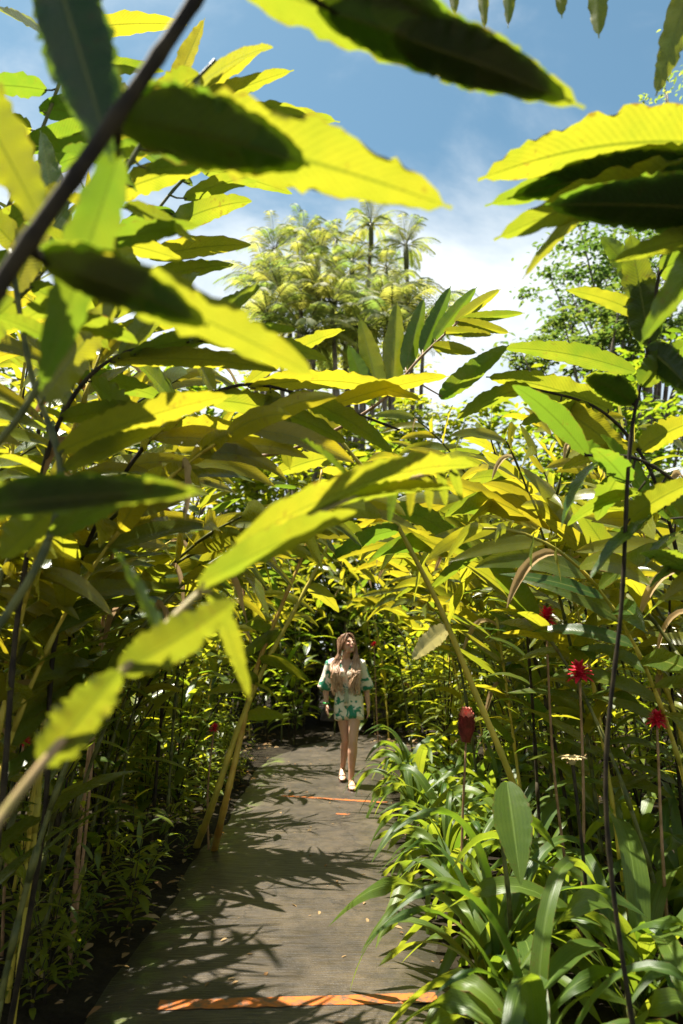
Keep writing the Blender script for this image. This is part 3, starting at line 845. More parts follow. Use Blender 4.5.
# 6 big leaves entering at upper right
st6 = [Vector((1.75, 1.35, 0)), Vector((1.6, 1.45, 1.2)), P(800, 320, 1.5), P(770, 200, 1.5), P(745, 140, 1.5), P(740, 40, 1.5)]
B6 = [lf((752, 150, 1.5), (478, 180, 1.45), 68, face=.5, bow=.16, tint=.9, dry=.7, rag=.25, wave=.04),
      lf((770, 215, 1.5), (545, 205, 1.4), 64, face=.55, bow=.04, tint=.35, wave=.03),
      lf((745, 165, 1.5), (485, 206, 1.55), 44, face=.5, bow=.1, tint=.45),
      lf((745, 180, 1.5), (494, 240, 1.5), 50, face=.55, bow=.14, tint=.85, rag=.3),
      lf((640, 178, 1.55), (522, 280, 1.55), 18, face=.6, bow=.2, tint=.7),
      lf((765, 190, 1.5), (640, 345, 1.6), 40, face=.5, bow=.12, tint=.4),
      lf((765, 230, 1.5), (610, 262, 1.55), 30, face=.5, bow=.1, tint=.6)]
B6 += over(B6[1], 0, 1) + over(B6[2], .2, .95) + over(B6[3], 0, .55, 1)  # shading leaves added on top to darken parts of these
frond('ginger_frond', 'large broad leaves reaching in from the upper right edge against the sky', 'frond', st6, .013, .008, B6, 'stem', 11)
# 7 leaf tips hanging into the top of the frame
st7 = [Vector((2.0, 1.7, 0)), Vector((1.9, 1.75, 1.6)), P(800, -60, 1.8), P(700, -110, 1.75), P(560, -120, 1.7), P(460, -110, 1.7)]
B7 = [lf((478, -90, 1.7), (485, 30, 1.68), 16, face=.8, bow=.0, tint=.7), lf((515, -95, 1.7), (508, 28, 1.68), 18, face=.8, bow=.0, tint=.75, dry=.7),
      lf((560, -80, 1.7), (562, 18, 1.68), 20, face=.8, bow=.0, tint=.6), lf((596, -85, 1.72), (599, 38, 1.7), 25, face=.8, bow=.0, tint=.5),
      lf((452, -90, 1.7), (455, 16, 1.68), 18, face=.8, bow=.0, tint=.6), lf((700, -40, 1.75), (656, 96, 1.7), 28, face=.8, bow=.02, tint=.5),
      lf((530, -75, 1.7), (470, -10, 1.75), 18, face=.7, bow=.0, tint=.6)]
frond('ginger_frond', 'row of green leaf tips hanging into the top right of the sky', 'frond', st7, .012, .006, B7, 'stem', 12)
# 8 bright yellow leaves at right mid height
lay('bright yellow frond spreading level over the right bank under the dark stalk top', (2.1, 3.0, 0), [(690, 620, 3.0), (650, 470, 2.9), (600, 410, 2.9), (520, 385, 2.9)], [
    lf((612, 410, 2.9), (486, 377, 2.9), 30, face=.5, bow=.10, tint=1.0, dry=.6, rag=.2),
    lf((635, 372, 2.9), (502, 348, 3.0), 26, face=.45, bow=.10, tint=.85),
    lf((560, 408, 2.9), (632, 465, 2.8), 34, face=.5, bow=.10, tint=1.0, dry=.4),
    lf((590, 410, 2.9), (520, 425, 2.8), 24, face=.5, bow=.12, tint=.9, dry=.6),
    lf((640, 450, 2.9), (700, 420, 2.8), 32, face=.5, bow=.12, tint=.9),
    lf((640, 450, 2.9), (560, 470, 2.8), 24, face=.5, bow=.12, tint=.8),
    lf((655, 480, 2.9), (700, 540, 2.8), 32, face=.5, bow=.12, tint=.5),
    lf((530, 388, 2.9), (455, 420, 2.9), 22, face=.5, bow=.14, tint=.85),
    lf((660, 520, 2.95), (585, 510, 2.9), 24, face=.5, bow=.12, tint=.5)], 13)
# 9 leaning yellow cane on the right
st9 = [G(522, 835), P(510, 775, 3.55), P(470, 680, 3.5), P(440, 608, 3.5), P(400, 530, 3.5), P(372, 480, 3.5), P(340, 440, 3.5)]
B9 = [lf((449, 628, 3.5), (412, 660, 3.45), 20, face=.75, bow=.12, tint=.8, m='bleached', dry=.6), lf((432, 588, 3.5), (512, 538, 3.4), 14, face=.5, bow=.14, tint=.9, rag=.4),
      lf((388, 508, 3.5), (480, 560, 3.4), 24, face=.6, bow=.2, tint=.5), lf((400, 530, 3.5), (330, 560, 3.4), 22, face=.55, bow=.15, tint=.6),
      lf((372, 480, 3.5), (455, 470, 3.5), 24, face=.5, bow=.14, tint=.7), lf((350, 455, 3.5), (268, 478, 3.5), 24, face=.5, bow=.12, tint=.8), lf((340, 440, 3.5), (298, 395, 3.6), 22, face=.5, bow=.08, tint=.8)]
frond('leaning_cane', 'bare yellow cane leaning left out of the strap leaved plants, one bleached leaf on it', 'cane', st9, .017, .009, B9, 'cane', 14)
# 10 pair of leaning canes at the left path edge
for lab, pts, sm_, sd_ in [
    ('sunlit yellow cane at the left path edge, left of the leaning pair', [(196, 848, 0), (214, 800, 5.2), (236, 735, 5.2), (262, 672, 5.3), (300, 600, 5.4), (332, 535, 5.5), (352, 470, 5.6)], 'cane', 15),
    ('orange brown cane at the left path edge, right of the leaning pair', [(214, 852, 0), (226, 800, 5.15), (240, 740, 5.2), (258, 665, 5.3), (284, 600, 5.4), (308, 540, 5.5), (322, 470, 5.6)], 'orangecane', 16)]:
    w = [G(pts[0][0], pts[0][1])] + [P(*q) for q in pts[1:]]
    rr = random.Random(sd_); Lf = []
    for q in range(9):
        k = 2 + q % 5
        b = w[k].lerp(w[min(k + 1, 6)], rr.random() * .8); pr = proj(b)
        sgn = -1 if q % 2 else 1
        Lf.append(lf((pr[0], pr[1], b.y), (pr[0] + sgn * rr.uniform(25, 55), pr[1] + rr.uniform(-25, 35), b.y + rr.uniform(-.3, .3)), rr.uniform(11, 18), face=rr.uniform(.4, .8), bow=.15, tint=rr.uniform(.3, .95), nl=12, nw=2))
    frond('leaning_cane', lab, 'cane', w, .026, .010, Lf, sm_, sd_)

# ------------------------------------------------------------------ strap leaved plants on the right
LV = []
for i in range(12):
    r = random.Random(500 + i); mb = MB()
    Ln = r.uniform(.70, 1.08)
    el = rad(r.uniform(48, 78))
    leaf(mb, Vector((0.01, 0, 0.02)), Vector((math.cos(el), 0, math.sin(el))), Vector((-math.sin(el), r.uniform(-.25, .25), math.cos(el))), Ln, r.uniform(.058, .10), r.uniform(1.1, 2.8), 'strap', r.uniform(.18, .4), .015, 0.05, 16, 3, r.uniform(.0, .75), r.random() ** 2 * .9, r)
    LV.append(mb.mesh('leaf', M['lily']))
dl = MB(); r = random.Random(77)
leaf(dl, Vector((0, 0, .02)), Vector((.5, 0, .8)), Vector((-.8, 0, .5)), .6, .09, 2.6, 'strap', .5, .05, .3, 14, 3, .6, 1.0, r)
DRYL = dl.mesh('dry_leaf', M['dry'])
ORD = ['first', 'second', 'third', 'fourth', 'fifth', 'sixth', 'seventh', 'eighth', 'ninth', 'tenth']
def clump(x, y, s, label, seed, nlv=16, lift=0.0):
    r = random.Random(seed)
    t = thing('strap_leaf_plant', label, 'plant', Vector((x, y, 0)), 'strap leaved plants right of the path')
    t.scale = (s, s, s)
    core = MB()
    tube(core, [Vector((0, 0, -.03)), Vector((0, 0, .07)), Vector((0.005, 0, .16))], [.045, .04, .018], 8)
    link('stem', core.mesh('stem', M['stem']), t)
    for i in range(nlv):
        o = link('leaf', r.choice(LV), t)
        yaw = i * 2.39996 + r.uniform(-.4, .4)
        o.rotation_euler = (r.uniform(-.2, .2), r.uniform(-.35, .25), yaw)
        o.location = (r.uniform(-.03, .03), r.uniform(-.03, .03), r.uniform(0.0, .10))
        q = r.uniform(.75, 1.2); o.scale = (q, q, q)
    if r.random() < .35:
        o = link('dry_leaf', DRYL, t); o.rotation_euler = (0, .2, r.uniform(0, 6.28)); o.location = (0, 0, .05)
        o['label'] = 'withered brown leaf hanging down'
rows3 = [('path edge row', .70, [2.55, 3.1, 3.65, 4.2, 4.8, 5.45, 6.1, 6.8, 7.5, 8.3]), ('middle row', 1.22, [1.95, 2.55, 3.2, 3.9, 4.6, 5.3, 6.1, 6.9]), ('back row', 1.85, [2.4, 3.2, 4.0, 4.8, 5.7])]
rr = random.Random(91)
for nm, x0, ys in rows3:
    for i, y in enumerate(ys):
        clump(x0 + rr.uniform(-.09, .12), y + rr.uniform(-.1, .1), rr.uniform(.85, 1.12) * (1.08 if nm != 'path edge row' else .9), 'glossy strap leaved plant, %s from the camera in the %s' % (ORD[i], nm), 900 + int(x0 * 100) + i, 24 if nm == 'path edge row' else 20)
clump(1.02, 1.45, 1.0, 'shaded strap leaved plant in the bottom right corner, nearest the camera', 990, 16)
# one large upright leaf, its tint raised to look sunlit
fl = [lf((507, 782, 3.05), (521, 886, 2.85), 36, face=-.8, bow=.10, tint=.75, kind='lance', fold=.25, wave=.01, rag=.0), lf((506, 840, 3.1), (452, 870, 2.95), 15, face=.5, bow=.35, tint=.7, kind='lance', rag=.0), lf((506, 815, 3.1), (556, 850, 3.0), 15, face=.5, bow=.4, tint=.7, kind='lance', rag=0)]
frond('broad_leaf_plant', 'plant with one broad ribbed leaf standing upright in sunlight under the yellow cane', 'plant', [G(512, 975), P(509, 900, 3.08), P(502, 830, 3.1), P(506, 784, 3.06)], .012, .008, fl, 'stem', 30, 'lily')

# ------------------------------------------------------------------ red torch flowers
def bloom_mesh(kind, seed):
    r = random.Random(seed); mb = MB()
    if kind == 'open':
        for ring in range(6):
            npet = 9 - ring
            for k in range(npet):
                a = 6.283 * k / npet + ring * .5
                el = rad(-12 + ring * 17 + r.uniform(-6, 6))
                d = Vector((math.cos(a) * math.cos(el), math.sin(a) * math.cos(el), math.sin(el)))
                up = Vector((-math.cos(a) * math.sin(el), -math.sin(a) * math.sin(el), math.cos(el)))
                leaf(mb, Vector((math.cos(a) * .012, math.sin(a) * .012, .01 * ring)), d, up, .085 - ring * .006, .034, .35, 'lance', .35, .05, .0, 6, 2, .5, 0, r)
        tube(mb, [Vector((0, 0, 0)), Vector((0, 0, .05)), Vector((0, 0, .085))], [.02, .024, .006], 8)
        return mb.mesh('bloom', M['red'])
    for ring in range(11):
        z = .015 + ring * .014; rad_ = .05 * math.sin(math.pi * (.22 + .62 * ring / 10)) 
        npet = 10
        for k in range(npet):
            a = 6.283 * k / npet + ring * .31
            d = Vector((math.cos(a) * .45, math.sin(a) * .45, 1))
            up = Vector((-math.cos(a), -math.sin(a), .4))
            leaf(mb, Vector((math.cos(a) * rad_ * .8, math.sin(a) * rad_ * .8, z)), d, up, .032, .028, -.1, 'lance', .4, .0, .0, 4, 1, .5, 0, r, mi=1 if ring >= 8 else 0)
    tube(mb, [Vector((0, 0, 0)), Vector((0, 0, .06)), Vector((0, 0, .12)), Vector((0, 0, .165))], [.025, .04, .036, .012], 10)
    return mb.mesh('bloom', [M['darkred'], M['pinktip']])
OPEN, BUD = bloom_mesh('open', 1), bloom_mesh('bud', 2)
def flower(px, py, Y, kind, size, label, seed):
    c = P(px, py, Y); r = random.Random(seed)
    base = Vector((c.x + r.uniform(-.1, .1), c.y + r.uniform(-.05, .1), 0))
    t = thing('torch_flower', label, 'flower', base)
    sm = MB()
    top = c - base
    pts = spline([Vector((0, 0, -.03)), top * .5 + Vector((r.uniform(-.04, .04), 0, 0)), top], 10)
    tube(sm, pts, [.009 - .0003 * k for k in range(11)], 7)
    link('stalk', sm.mesh('stalk', M['redstem']), t)
    b = link('bloom', OPEN if kind == 'open' else BUD, t, top); b.scale = (size,) * 3; b.rotation_euler = (r.uniform(-.2, .2), r.uniform(-.2, .2), r.uniform(0, 6))
flower(580, 676, 3.5, 'open', .82, 'bright red open torch flower in the right bank, nearest of the open blooms', 1)
flower(546, 620, 3.9, 'open', .8, 'red torch flower half hidden beside a bare stem, highest on the right', 2)
flower(466, 742, 3.9, 'bud', 1.0, 'dark cone shaped torch flower with pink tip among strap leaves left of the cane', 3)
flower(657, 722, 3.4, 'open', .6, 'dim red torch flower at the right edge low in shade', 4)
flower(676, 645, 4.6, 'open', .9, 'red torch flower cut by the right picture edge', 5)
flower(374, 645, 10.8, 'open', .6, 'small dark red torch flower right of the woman head', 6)
flower(98, 686, 3.6, 'open', .45, 'small crimson bloom in the left thicket beside the blurred stalk', 7)
flower(24, 742, 3.6, 'open', .4, 'small crimson bloom low in the left thicket near the picture edge', 8)
flower(214, 730, 5.6, 'open', .55, 'small crimson bloom just left of the leaning pair of canes', 9)
# dried flat flower head
c = P(572, 758, 3.3); t = thing('dried_flower', 'dried flower with flat tan head on a dark stalk beside the slim stem', 'flower', Vector((c.x + .02, c.y, 0)))
top = c - Vector((c.x + .02, c.y, 0)); sm = MB(); tube(sm, spline([Vector((0, 0, -.03)), top * .5 + Vector((.015, 0, 0)), top], 8), [.008] * 9, 7)
link('stalk', sm.mesh('stalk', M['darkstem']), t)
hb = MB(); r = random.Random(5)
for k in range(18):
    a = k * 2.4; q = .012 + .002 * k
    leaf(hb, Vector((math.cos(a) * q * .3, math.sin(a) * q * .3, .0)), Vector((math.cos(a), math.sin(a), .25)), Z, .05 + .02 * r.random(), .03, .5, 'lance', .2, .1, .1, 5, 2, .7, .4, r)
tube(hb, [Vector((0, 0, -.03)), Vector((0, 0, 0)), Vector((0, 0, .012))], [.012, .028, .01], 8)
link('bloom', hb.mesh('bloom', M['tan']), t, top)

# ------------------------------------------------------------------ understory
def understory(seed, H, nl, Ln, Wr):
    r = random.Random(seed)
    st = MB(); fo = MB()
    for b in range(r.randint(2, 4)):
        a = r.uniform(0, 6.28); lean = r.uniform(.05, .4); h = H * r.uniform(.6, 1.0)
        pts = [Vector((math.cos(a) * lean * h * s * s, math.sin(a) * lean * h * s * s, h * s - .03)) for s in [k / 8 for k in range(9)]]
        tube(st, pts, [.006 - .0004 * k for k in range(9)], 5)
        for i in range(nl):
            s = .2 + .8 * i / (nl - 1); k = min(7, int(s * 8)); p = pts[k].lerp(pts[k + 1], s * 8 - k)
            b2 = i * 2.4 + r.uniform(-.5, .5); el = r.uniform(.0, 1.0)
            d = Vector((math.cos(b2) * math.cos(el), math.sin(b2) * math.cos(el), math.sin(el)))
            leaf(fo, p, d, Vector((-math.cos(b2) * math.sin(el), -math.sin(b2) * math.sin(el), math.cos(el))), Ln * r.uniform(.6, 1.2), Ln * Wr * r.uniform(.8, 1.2), r.uniform(.3, 1.1), 'lance', .25, .05, .05, 6, 1, min(1, max(0, r.gauss(.5, .25))), r.random() * .6, r)
    return st.mesh('stem', M['darkstem']), fo.mesh('foliage', M['shrub'])
US = [understory(300 + i, u, n_, l_, w_) for i, (u, n_, l_, w_) in enumerate([(1.1, 12, .24, .24), (.8, 10, .2, .26), (1.5, 16, .22, .22), (1.0, 11, .28, .2), (.55, 9, .17, .28), (1.8, 18, .2, .2)])]
def under(n, xr, yr, label, group, seed, smin=.7, smax=1.3, avoid=True):
    r = random.Random(seed)
    for i in range(n):
        for _ in range(30):
            x, y = r.uniform(*xr), r.uniform(*yr)
            if abs(x - PCX) > PHW + (.0 if smax < .8 else .3) or y > 11.5: break
        st, fo = US[r.randrange(len(US))]
        t = thing('young_plant', label, 'plant', Vector((x, y, 0)), group, r.uniform(0, 6.28)); s = r.uniform(smin, smax); t.scale = (s, s, s)
        link('stem', st, t); link('foliage', fo, t)
under(26, (-3.6, -1.45), (2.6, 5.2), 'small leafy shoot on the shaded floor of the left thicket', 'young plants under the left thicket', 21)
under(40, (-3.4, -1.5), (5.2, 9.6), 'small leafy shoot between bare stems left of the woman', 'young plants left of the woman', 22)
under(52, (1.9, 4.5), (3.2, 10.5), 'small leafy shoot among the stems of the right bank', 'young plants in the right bank', 23)
under(80, (-4.0, 4.5), (11.6, 14.8), 'bushy narrow leaved shrub closing the view behind the woman', 'shrubs behind the woman', 24, 1.2, 2.0)
under(40, (-1.6, -1.08), (3.0, 9.5), 'low sprig lining the left edge of the path', 'low sprigs along the left path edge', 25, .35, .75)
under(26, (-3.2, -1.35), (4.2, 10.0), 'tall bushy narrow leaved plant among the left stems', 'tall narrow leaved plants on the left', 27, 1.4, 1.9)
under(22, (1.0, 3.4), (6.0, 10.5), 'tall bushy narrow leaved plant beyond the strap leaved plants', 'tall narrow leaved plants on the right', 28, 1.3, 1.8)
t = thing('young_plant', 'sunlit young shoot with upright lance leaves left of the leaning canes', 'plant', G(176, 800)); 
for o_, mm in (('stem', US[3][0]), ('foliage', US[3][1])): link(o_, mm, t)
t = thing('young_plant', 'low sunlit sprout at the foot of the leaning canes', 'plant', G(186, 862)); t.scale = (.45,) * 3
for o_, mm in (('stem', US[4][0]), ('foliage', US[4][1])): link(o_, mm, t)

# leaf litter
lt = MB(); r = random.Random(44)
for i in range(3600):
    side = r.random()
    x = r.uniform(-5, -1.0) if side < .5 else (r.uniform(.5, 5) if side < .9 else r.uniform(-1.1, .5)); y = r.uniform(1.6, 13)
    if side >= .9 and r.random() < .55: continue
    a = r.uniform(0, 6.28); q = r.uniform(.03, .11) * (.5 if side >= .9 else 1)
    zz = .03 + r.uniform(0, .05) if side < .9 else .029
    leaf(lt, Vector((x, y, zz + .08 * min(1, max(0, abs(x - PCX) - .95)))), Vector((math.cos(a), math.sin(a), r.uniform(-.1, .35))), Vector((r.uniform(-.4, .4), r.uniform(-.4, .4), 1)), q, q * .4, .4, 'lance', .3, .1, 0, 3, 1, r.random(), .6, r)
lo = link('leaf_litter', lt.mesh('leaf_litter', M['dry'])); lo['kind'] = 'stuff'

# ------------------------------------------------------------------ palms
def palm_parts(seed, nfr, Lf):
    r = random.Random(seed); out = []
    for i in range(nfr):
        mb = MB(); a = i * 2.4 + r.uniform(-.3, .3); el = r.uniform(.1, 1.25)
        d = Vector((math.cos(a) * math.cos(el), math.sin(a) * math.cos(el), math.sin(el)))
        Ln = Lf * r.uniform(.8, 1.15); pts = [Vector((0, 0, 0))]; p = pts[0].copy()
        for k in range(12):
            p = p + (d - Z * (1.25 * ((k + .5) / 12) ** 1.4)).normalized() * Ln / 12; pts.append(p.copy())
        tube(mb, pts, [.022 - .0015 * k for k in range(13)], 4, 1)
        ti = min(1, max(0, r.gauss(.5, .25)))
        for k in range(2, 13):
            for hh in (0, .5):
                if k == 12 and hh: continue
                b = pts[k] if not hh else pts[k].lerp(pts[k + 1], .5)
                tg = (pts[min(k + 1, 12)] - pts[k - 1]).normalized(); sd = tg.cross(Z)
                sd = sd.normalized() if sd.length > .1 else Vector((1, 0, 0))
                for sg in (-1, 1):
                    dd = sd * sg * .75 + tg * .65 + Z * .15
                    leaf(mb, b, dd, tg.cross(sd * sg) * sg + Z * .8, Lf * .27 * math.sin(math.pi * (.2 + .7 * k / 13)) * r.uniform(.8, 1.15), .055, 1.5, 'lance', .2, 0, 0, 3, 1, min(1, max(0, ti + r.uniform(-.2, .2))), .1, r)
        out.append(mb.mesh('palm_frond', [M['palm'], M['stem']]))
    return out
PALMV = [palm_parts(60 + i, 17, 2.0) for i in range(4)]
def palm(px, py, Y, label, seed, s=1.0):
    c = P(px, py, Y); r = random.Random(seed)
    base = Vector((c.x + r.uniform(-.4, .4), c.y + r.uniform(-.3, .3), 0)); top = c - base
    t = thing('palm_tree', label, 'palm', base, 'palms behind the ginger thicket')
    mb = MB(); pts = spline([Vector((0, 0, -.05)), top * .5 + Vector((r.uniform(-.2, .2), 0, 0)), top], 20)
    tube(mb, pts, [(.11 - .003 * k) * (1.1 if k % 2 else 1) for k in range(21)], 8)
    link('trunk', mb.mesh('trunk', M['bark']), t)
    cs = MB(); tube(cs, [top - Z * .9, top - Z * .3, top + Z * .1], [.075, .09, .05], 8)
    link('crownshaft', cs.mesh('crownshaft', M['stem']), t)
    for me in PALMV[seed % 4]:
        o = link('palm_frond', me, t, top); o.rotation_euler = (0, 0, seed * 1.3); o.scale = (s,) * 3
PL = [(275, 250, 21), (304, 236, 20), (336, 240, 22), (371, 226, 21), (406, 246, 20), (318, 290, 18), (345, 280, 23), (385, 300, 19), (282, 300, 18.5), (424, 318, 21), (360, 330, 18), (268, 318, 17.5), (332, 305, 18), (392, 330, 18), (300, 268, 19), (318, 258, 19.5), (352, 262, 21), (266, 285, 20), (386, 268, 22), (290, 330, 20), (375, 318, 20.5), (345, 345, 21), (305, 335, 17.5)]
srt = sorted(range(len(PL)), key=lambda i: PL[i][0])
words = ['first', 'second', 'third', 'fourth', 'fifth', 'sixth', 'seventh', 'eighth', 'ninth', 'tenth', 'eleventh', 'twelfth', 'thirteenth', 'fourteenth', 'fifteenth', 'sixteenth', 'seventeenth', 'eighteenth', 'nineteenth', 'twentieth', 'twenty first', 'twenty second', 'twenty third', 'twenty fourth']
for rank, i in enumerate(srt):
    px, py, Y = PL[i]
    palm(px, py, Y, 'feathery palm in the grove beyond the thicket, %s palm crown from the left' % words[rank], 40 + i, R.uniform(.55, .78) if py < 285 else R.uniform(.75, .95))

# ------------------------------------------------------------------ trees
def tree(px, py, Y, rx, rz_, label, seed, ncl=60, leafL=.28, per=26, mat='tree', name='broadleaf_tree', cat='tree', flat=.5, cf=.22):
    r = random.Random(seed); c = P(px, py, Y)
    base = Vector((c.x + r.uniform(-.5, .5), c.y, 0)); top = c - base
    t = thing(name, label, cat, base)
    tm = MB(); fork = top * .55
    tube(tm, spline([Vector((0, 0, -.1)), fork * .5 + Vector((.15, 0, 0)), fork], 10), [.32 - .014 * k for k in range(11)], 9)
    fo = MB()
    cents = []
    for i in range(ncl):
        while True:
            q = Vector((r.uniform(-1, 1), r.uniform(-1, 1), r.uniform(-1, 1)))
            if .25 < q.length < 1: break
        cents.append(top + Vector((q.x * rx, q.y * rx, q.z * rz_)))
    for i in range(min(22, ncl)):
        q = cents[i]; m = fork.lerp(q, .5) + Vector((r.uniform(-.4, .4), r.uniform(-.4, .4), -.2))
        tube(tm, spline([fork - Z * r.uniform(0, .6), m, q], 8), [.10 - .011 * k for k in range(9)], 6)
    for q in cents:
        cr = r.uniform(.5, .95) * rx * cf
        for k in range(per):
            o = Vector((r.gauss(0, 1), r.gauss(0, 1), r.gauss(0, flat))) * cr * .6
            a = r.uniform(0, 6.28)
            leaf(fo, q + o, Vector((math.cos(a), math.sin(a), r.uniform(-.4, .5))), Vector((r.uniform(-.7, .7), r.uniform(-.7, .7), 1)), leafL * r.uniform(.6, 1.2), leafL * .42, .5, 'lance', .25, 0, 0, 3, 1, min(1, max(0, r.gauss(.4, .25))), .1, r)
    link('trunk', tm.mesh('trunk', M['bark']), t); link('crown', fo.mesh('crown', M[mat]), t)
tree(335, 395, 25, 4.2, 2.2, 'bushy tree filling the gap between the palm trunks', 74, 60, .3, 50, mat='palm', flat=.5, cf=.2)
tree(640, 285, 22, 3.9, 2.3, 'tall tree with tiered open crown beyond the right bank', 71, 80, .26, 70, flat=.30, cf=.2)
tree(600, 345, 20, 3.0, 1.4, 'lower bushy tree under the tall tiered tree at right', 72, 55, .26, 60, flat=.4, cf=.2)
tree(692, 100, 14, 1.5, 2.0, 'sparse yellow green treetop at the upper right edge', 73, 44, .16, 16, mat='palm', cf=.16)
for i, (px, py, Y, rx, rz_, lb) in enumerate([
    (20, 470, 17, 3.4, 5.0, 'dense tree behind the left thicket, leftmost of the trees behind the ginger'), (170, 520, 16.5, 3.0, 4.6, 'dense tree behind the thicket left of the palms'),
    (300, 560, 17, 2.6, 4.2, 'dense low tree under the palm grove, left of the woman'), (420, 560, 17, 2.8, 4.2, 'dense low tree behind the centre of the thicket, right of the woman'),
    (540, 540, 17, 2.8, 4.4, 'dense tree behind the right bank below the tiered tree'), (670, 520, 16, 3.0, 4.6, 'dense tree behind the right bank at the picture edge'), (-110, 380, 15, 3, 4, 'dense tree beyond the left picture edge')]):
    tree(px, py, Y, rx, rz_, lb, 80 + i, 150, .34, 30, mat='shrub', flat=.8)
# ------------------------------------------------------------------ the woman on the path
def ell_ring_tube(mb, pts, rx, ry, front=Vector((0, -1, 0)), seg=16):
    """closed tube with elliptic sections: rx sideways, ry along the front direction"""
    n = len(pts); b0 = len(mb.v)
    for k in range(n):
        d = (pts[min(k + 1, n - 1)] - pts[max(k - 1, 0)]).normalized()
        f = perp(front, d); sd = d.cross(f)
        for j in range(seg):
            a = 6.28318 * j / seg
            mb.v.append(pts[k] + sd * (math.cos(a) * rx[k]) + f * (math.sin(a) * ry[k]))
    for k in range(n - 1):
        for j in range(seg):
            a = b0 + k * seg + j; b = b0 + k * seg + (j + 1) % seg
            mb.face((a, b, b + seg, a + seg), ((0, 0),) * 4, (0, 0, 0))
    for k, sg in ((0, -1), (n - 1, 1)):
        d = (pts[1] - pts[0]) if k == 0 else (pts[-1] - pts[-2])
        ci = len(mb.v); mb.v.append(pts[k] + d.normalized() * sg * min(rx[k], ry[k]) * .6)
        for j in range(seg):
            a = b0 + k * seg + j; b = b0 + k * seg + (j + 1) % seg
            mb.face((b, a, ci) if sg < 0 else (a, b, ci), ((0, 0),) * 3, (0, 0, 0))
def ellipsoid(mb, c, r3, rot=None, nu=16, nv=10):
    pts = []
    b0 = len(mb.v)
    rot = rot or Matrix.Identity(3)
    for i in range(nv + 1):
        th = math.pi * (0.02 + .96 * i / nv)
        for j in range(nu):
            a = 6.28318 * j / nu
            mb.v.append(c + rot @ Vector((r3[0] * math.sin(th) * math.cos(a), r3[1] * math.sin(th) * math.sin(a), -r3[2] * math.cos(th))))
    for i in range(nv):
        for j in range(nu):
            a = b0 + i * nu + j; b = b0 + i * nu + (j + 1) % nu
            mb.face((a, b, b + nu, a + nu), ((0, 0),) * 4, (0, 0, 0))
    mb.face(tuple(b0 + j for j in reversed(range(nu))), tuple((0, 0) for _ in range(nu)), (0, 0, 0))
    mb.face(tuple(b0 + nv * nu + j for j in range(nu)), tuple((0, 0) for _ in range(nu)), (0, 0, 0))
def remeshed(name, mb, vox, mats, smooth_it=3):
    me = mb.mesh(name, mats)
    o = bpy.data.objects.new(name, me); COL.objects.link(o)
    m = o.modifiers.new('r', 'REMESH'); m.mode = 'VOXEL'; m.voxel_size = vox; m.use_smooth_shade = True
    s = o.modifiers.new('s', 'SMOOTH'); s.factor = .5; s.iterations = smooth_it
    dg = bpy.context.evaluated_depsgraph_get()
    me2 = bpy.data.meshes.new_from_object(o.evaluated_get(dg))
    bpy.data.objects.remove(o)
    me2.name = name
    me2.materials.clear()
    for q in (mats if isinstance(mats, list) else [mats]): me2.materials.append(q)
    me2.polygons.foreach_set('use_smooth', [True] * len(me2.polygons))
    return me2

V = Vector
wroot = thing('person', 'woman with long wavy hair in cream and green romper walking on the path', 'person', V((0.06, 8.1, PZ)))
HEADC = V((0.012, -.035, 1.535))
HR = (Matrix.Rotation(rad(34), 3, 'Z') @ Matrix.Rotation(rad(-21), 3, 'X'))     # turned to her left, chin lifted
def hd(x, y, z): return HEADC + HR @ V((x, y, z))
bm_ = MB()
# trunk: hips, waist, ribs, shoulders, neck
ell_ring_tube(bm_, [V((.025, .0, .80)), V((.025, .0, .88)), V((.02, .0, .95)), V((.01, 0, 1.04)), V((0, 0, 1.13)), V((-.008, -.002, 1.22)), V((-.012, .0, 1.30)), V((-.014, .005, 1.35))],
              [.135, .158, .150, .118, .125, .148, .150, .085], [.10, .112, .105, .085, .095, .108, .090, .06])
ell_ring_tube(bm_, [V((-.012, .01, 1.33)), V((-.008, .0, 1.39)), V((.0, -.012, 1.45))], [.058, .046, .048], [.055, .047, .05])
for sx in (-1, 1): ellipsoid(bm_, V((-.008 + sx * .07, -.085, 1.205)), (.06, .055, .06))
# head
ellipsoid(bm_, hd(0, .012, .025), (.071, .088, .085), HR)
ellipsoid(bm_, hd(0, -.022, -.035), (.056, .066, .072), HR)
ellipsoid(bm_, hd(0, -.062, -.092), (.022, .02, .018), HR)                 # chin
ellipsoid(bm_, hd(0, -.095, -.018), (.011, .016, .018), HR)               # nose tip
ellipsoid(bm_, hd(0, -.086, .004), (.008, .012, .028), HR)
for sx in (-1, 1):
    ellipsoid(bm_, hd(sx * .038, -.066, -.018), (.022, .02, .02), HR)     # cheeks
    ellipsoid(bm_, hd(sx * .03, -.078, .028), (.024, .012, .008), HR)     # brows
    ellipsoid(bm_, hd(sx * .073, .012, -.005), (.009, .018, .03), HR)     # ears
ellipsoid(bm_, hd(0, -.084, -.052), (.024, .01, .006), HR); ellipsoid(bm_, hd(0, -.082, -.063), (.02, .01, .007), HR)
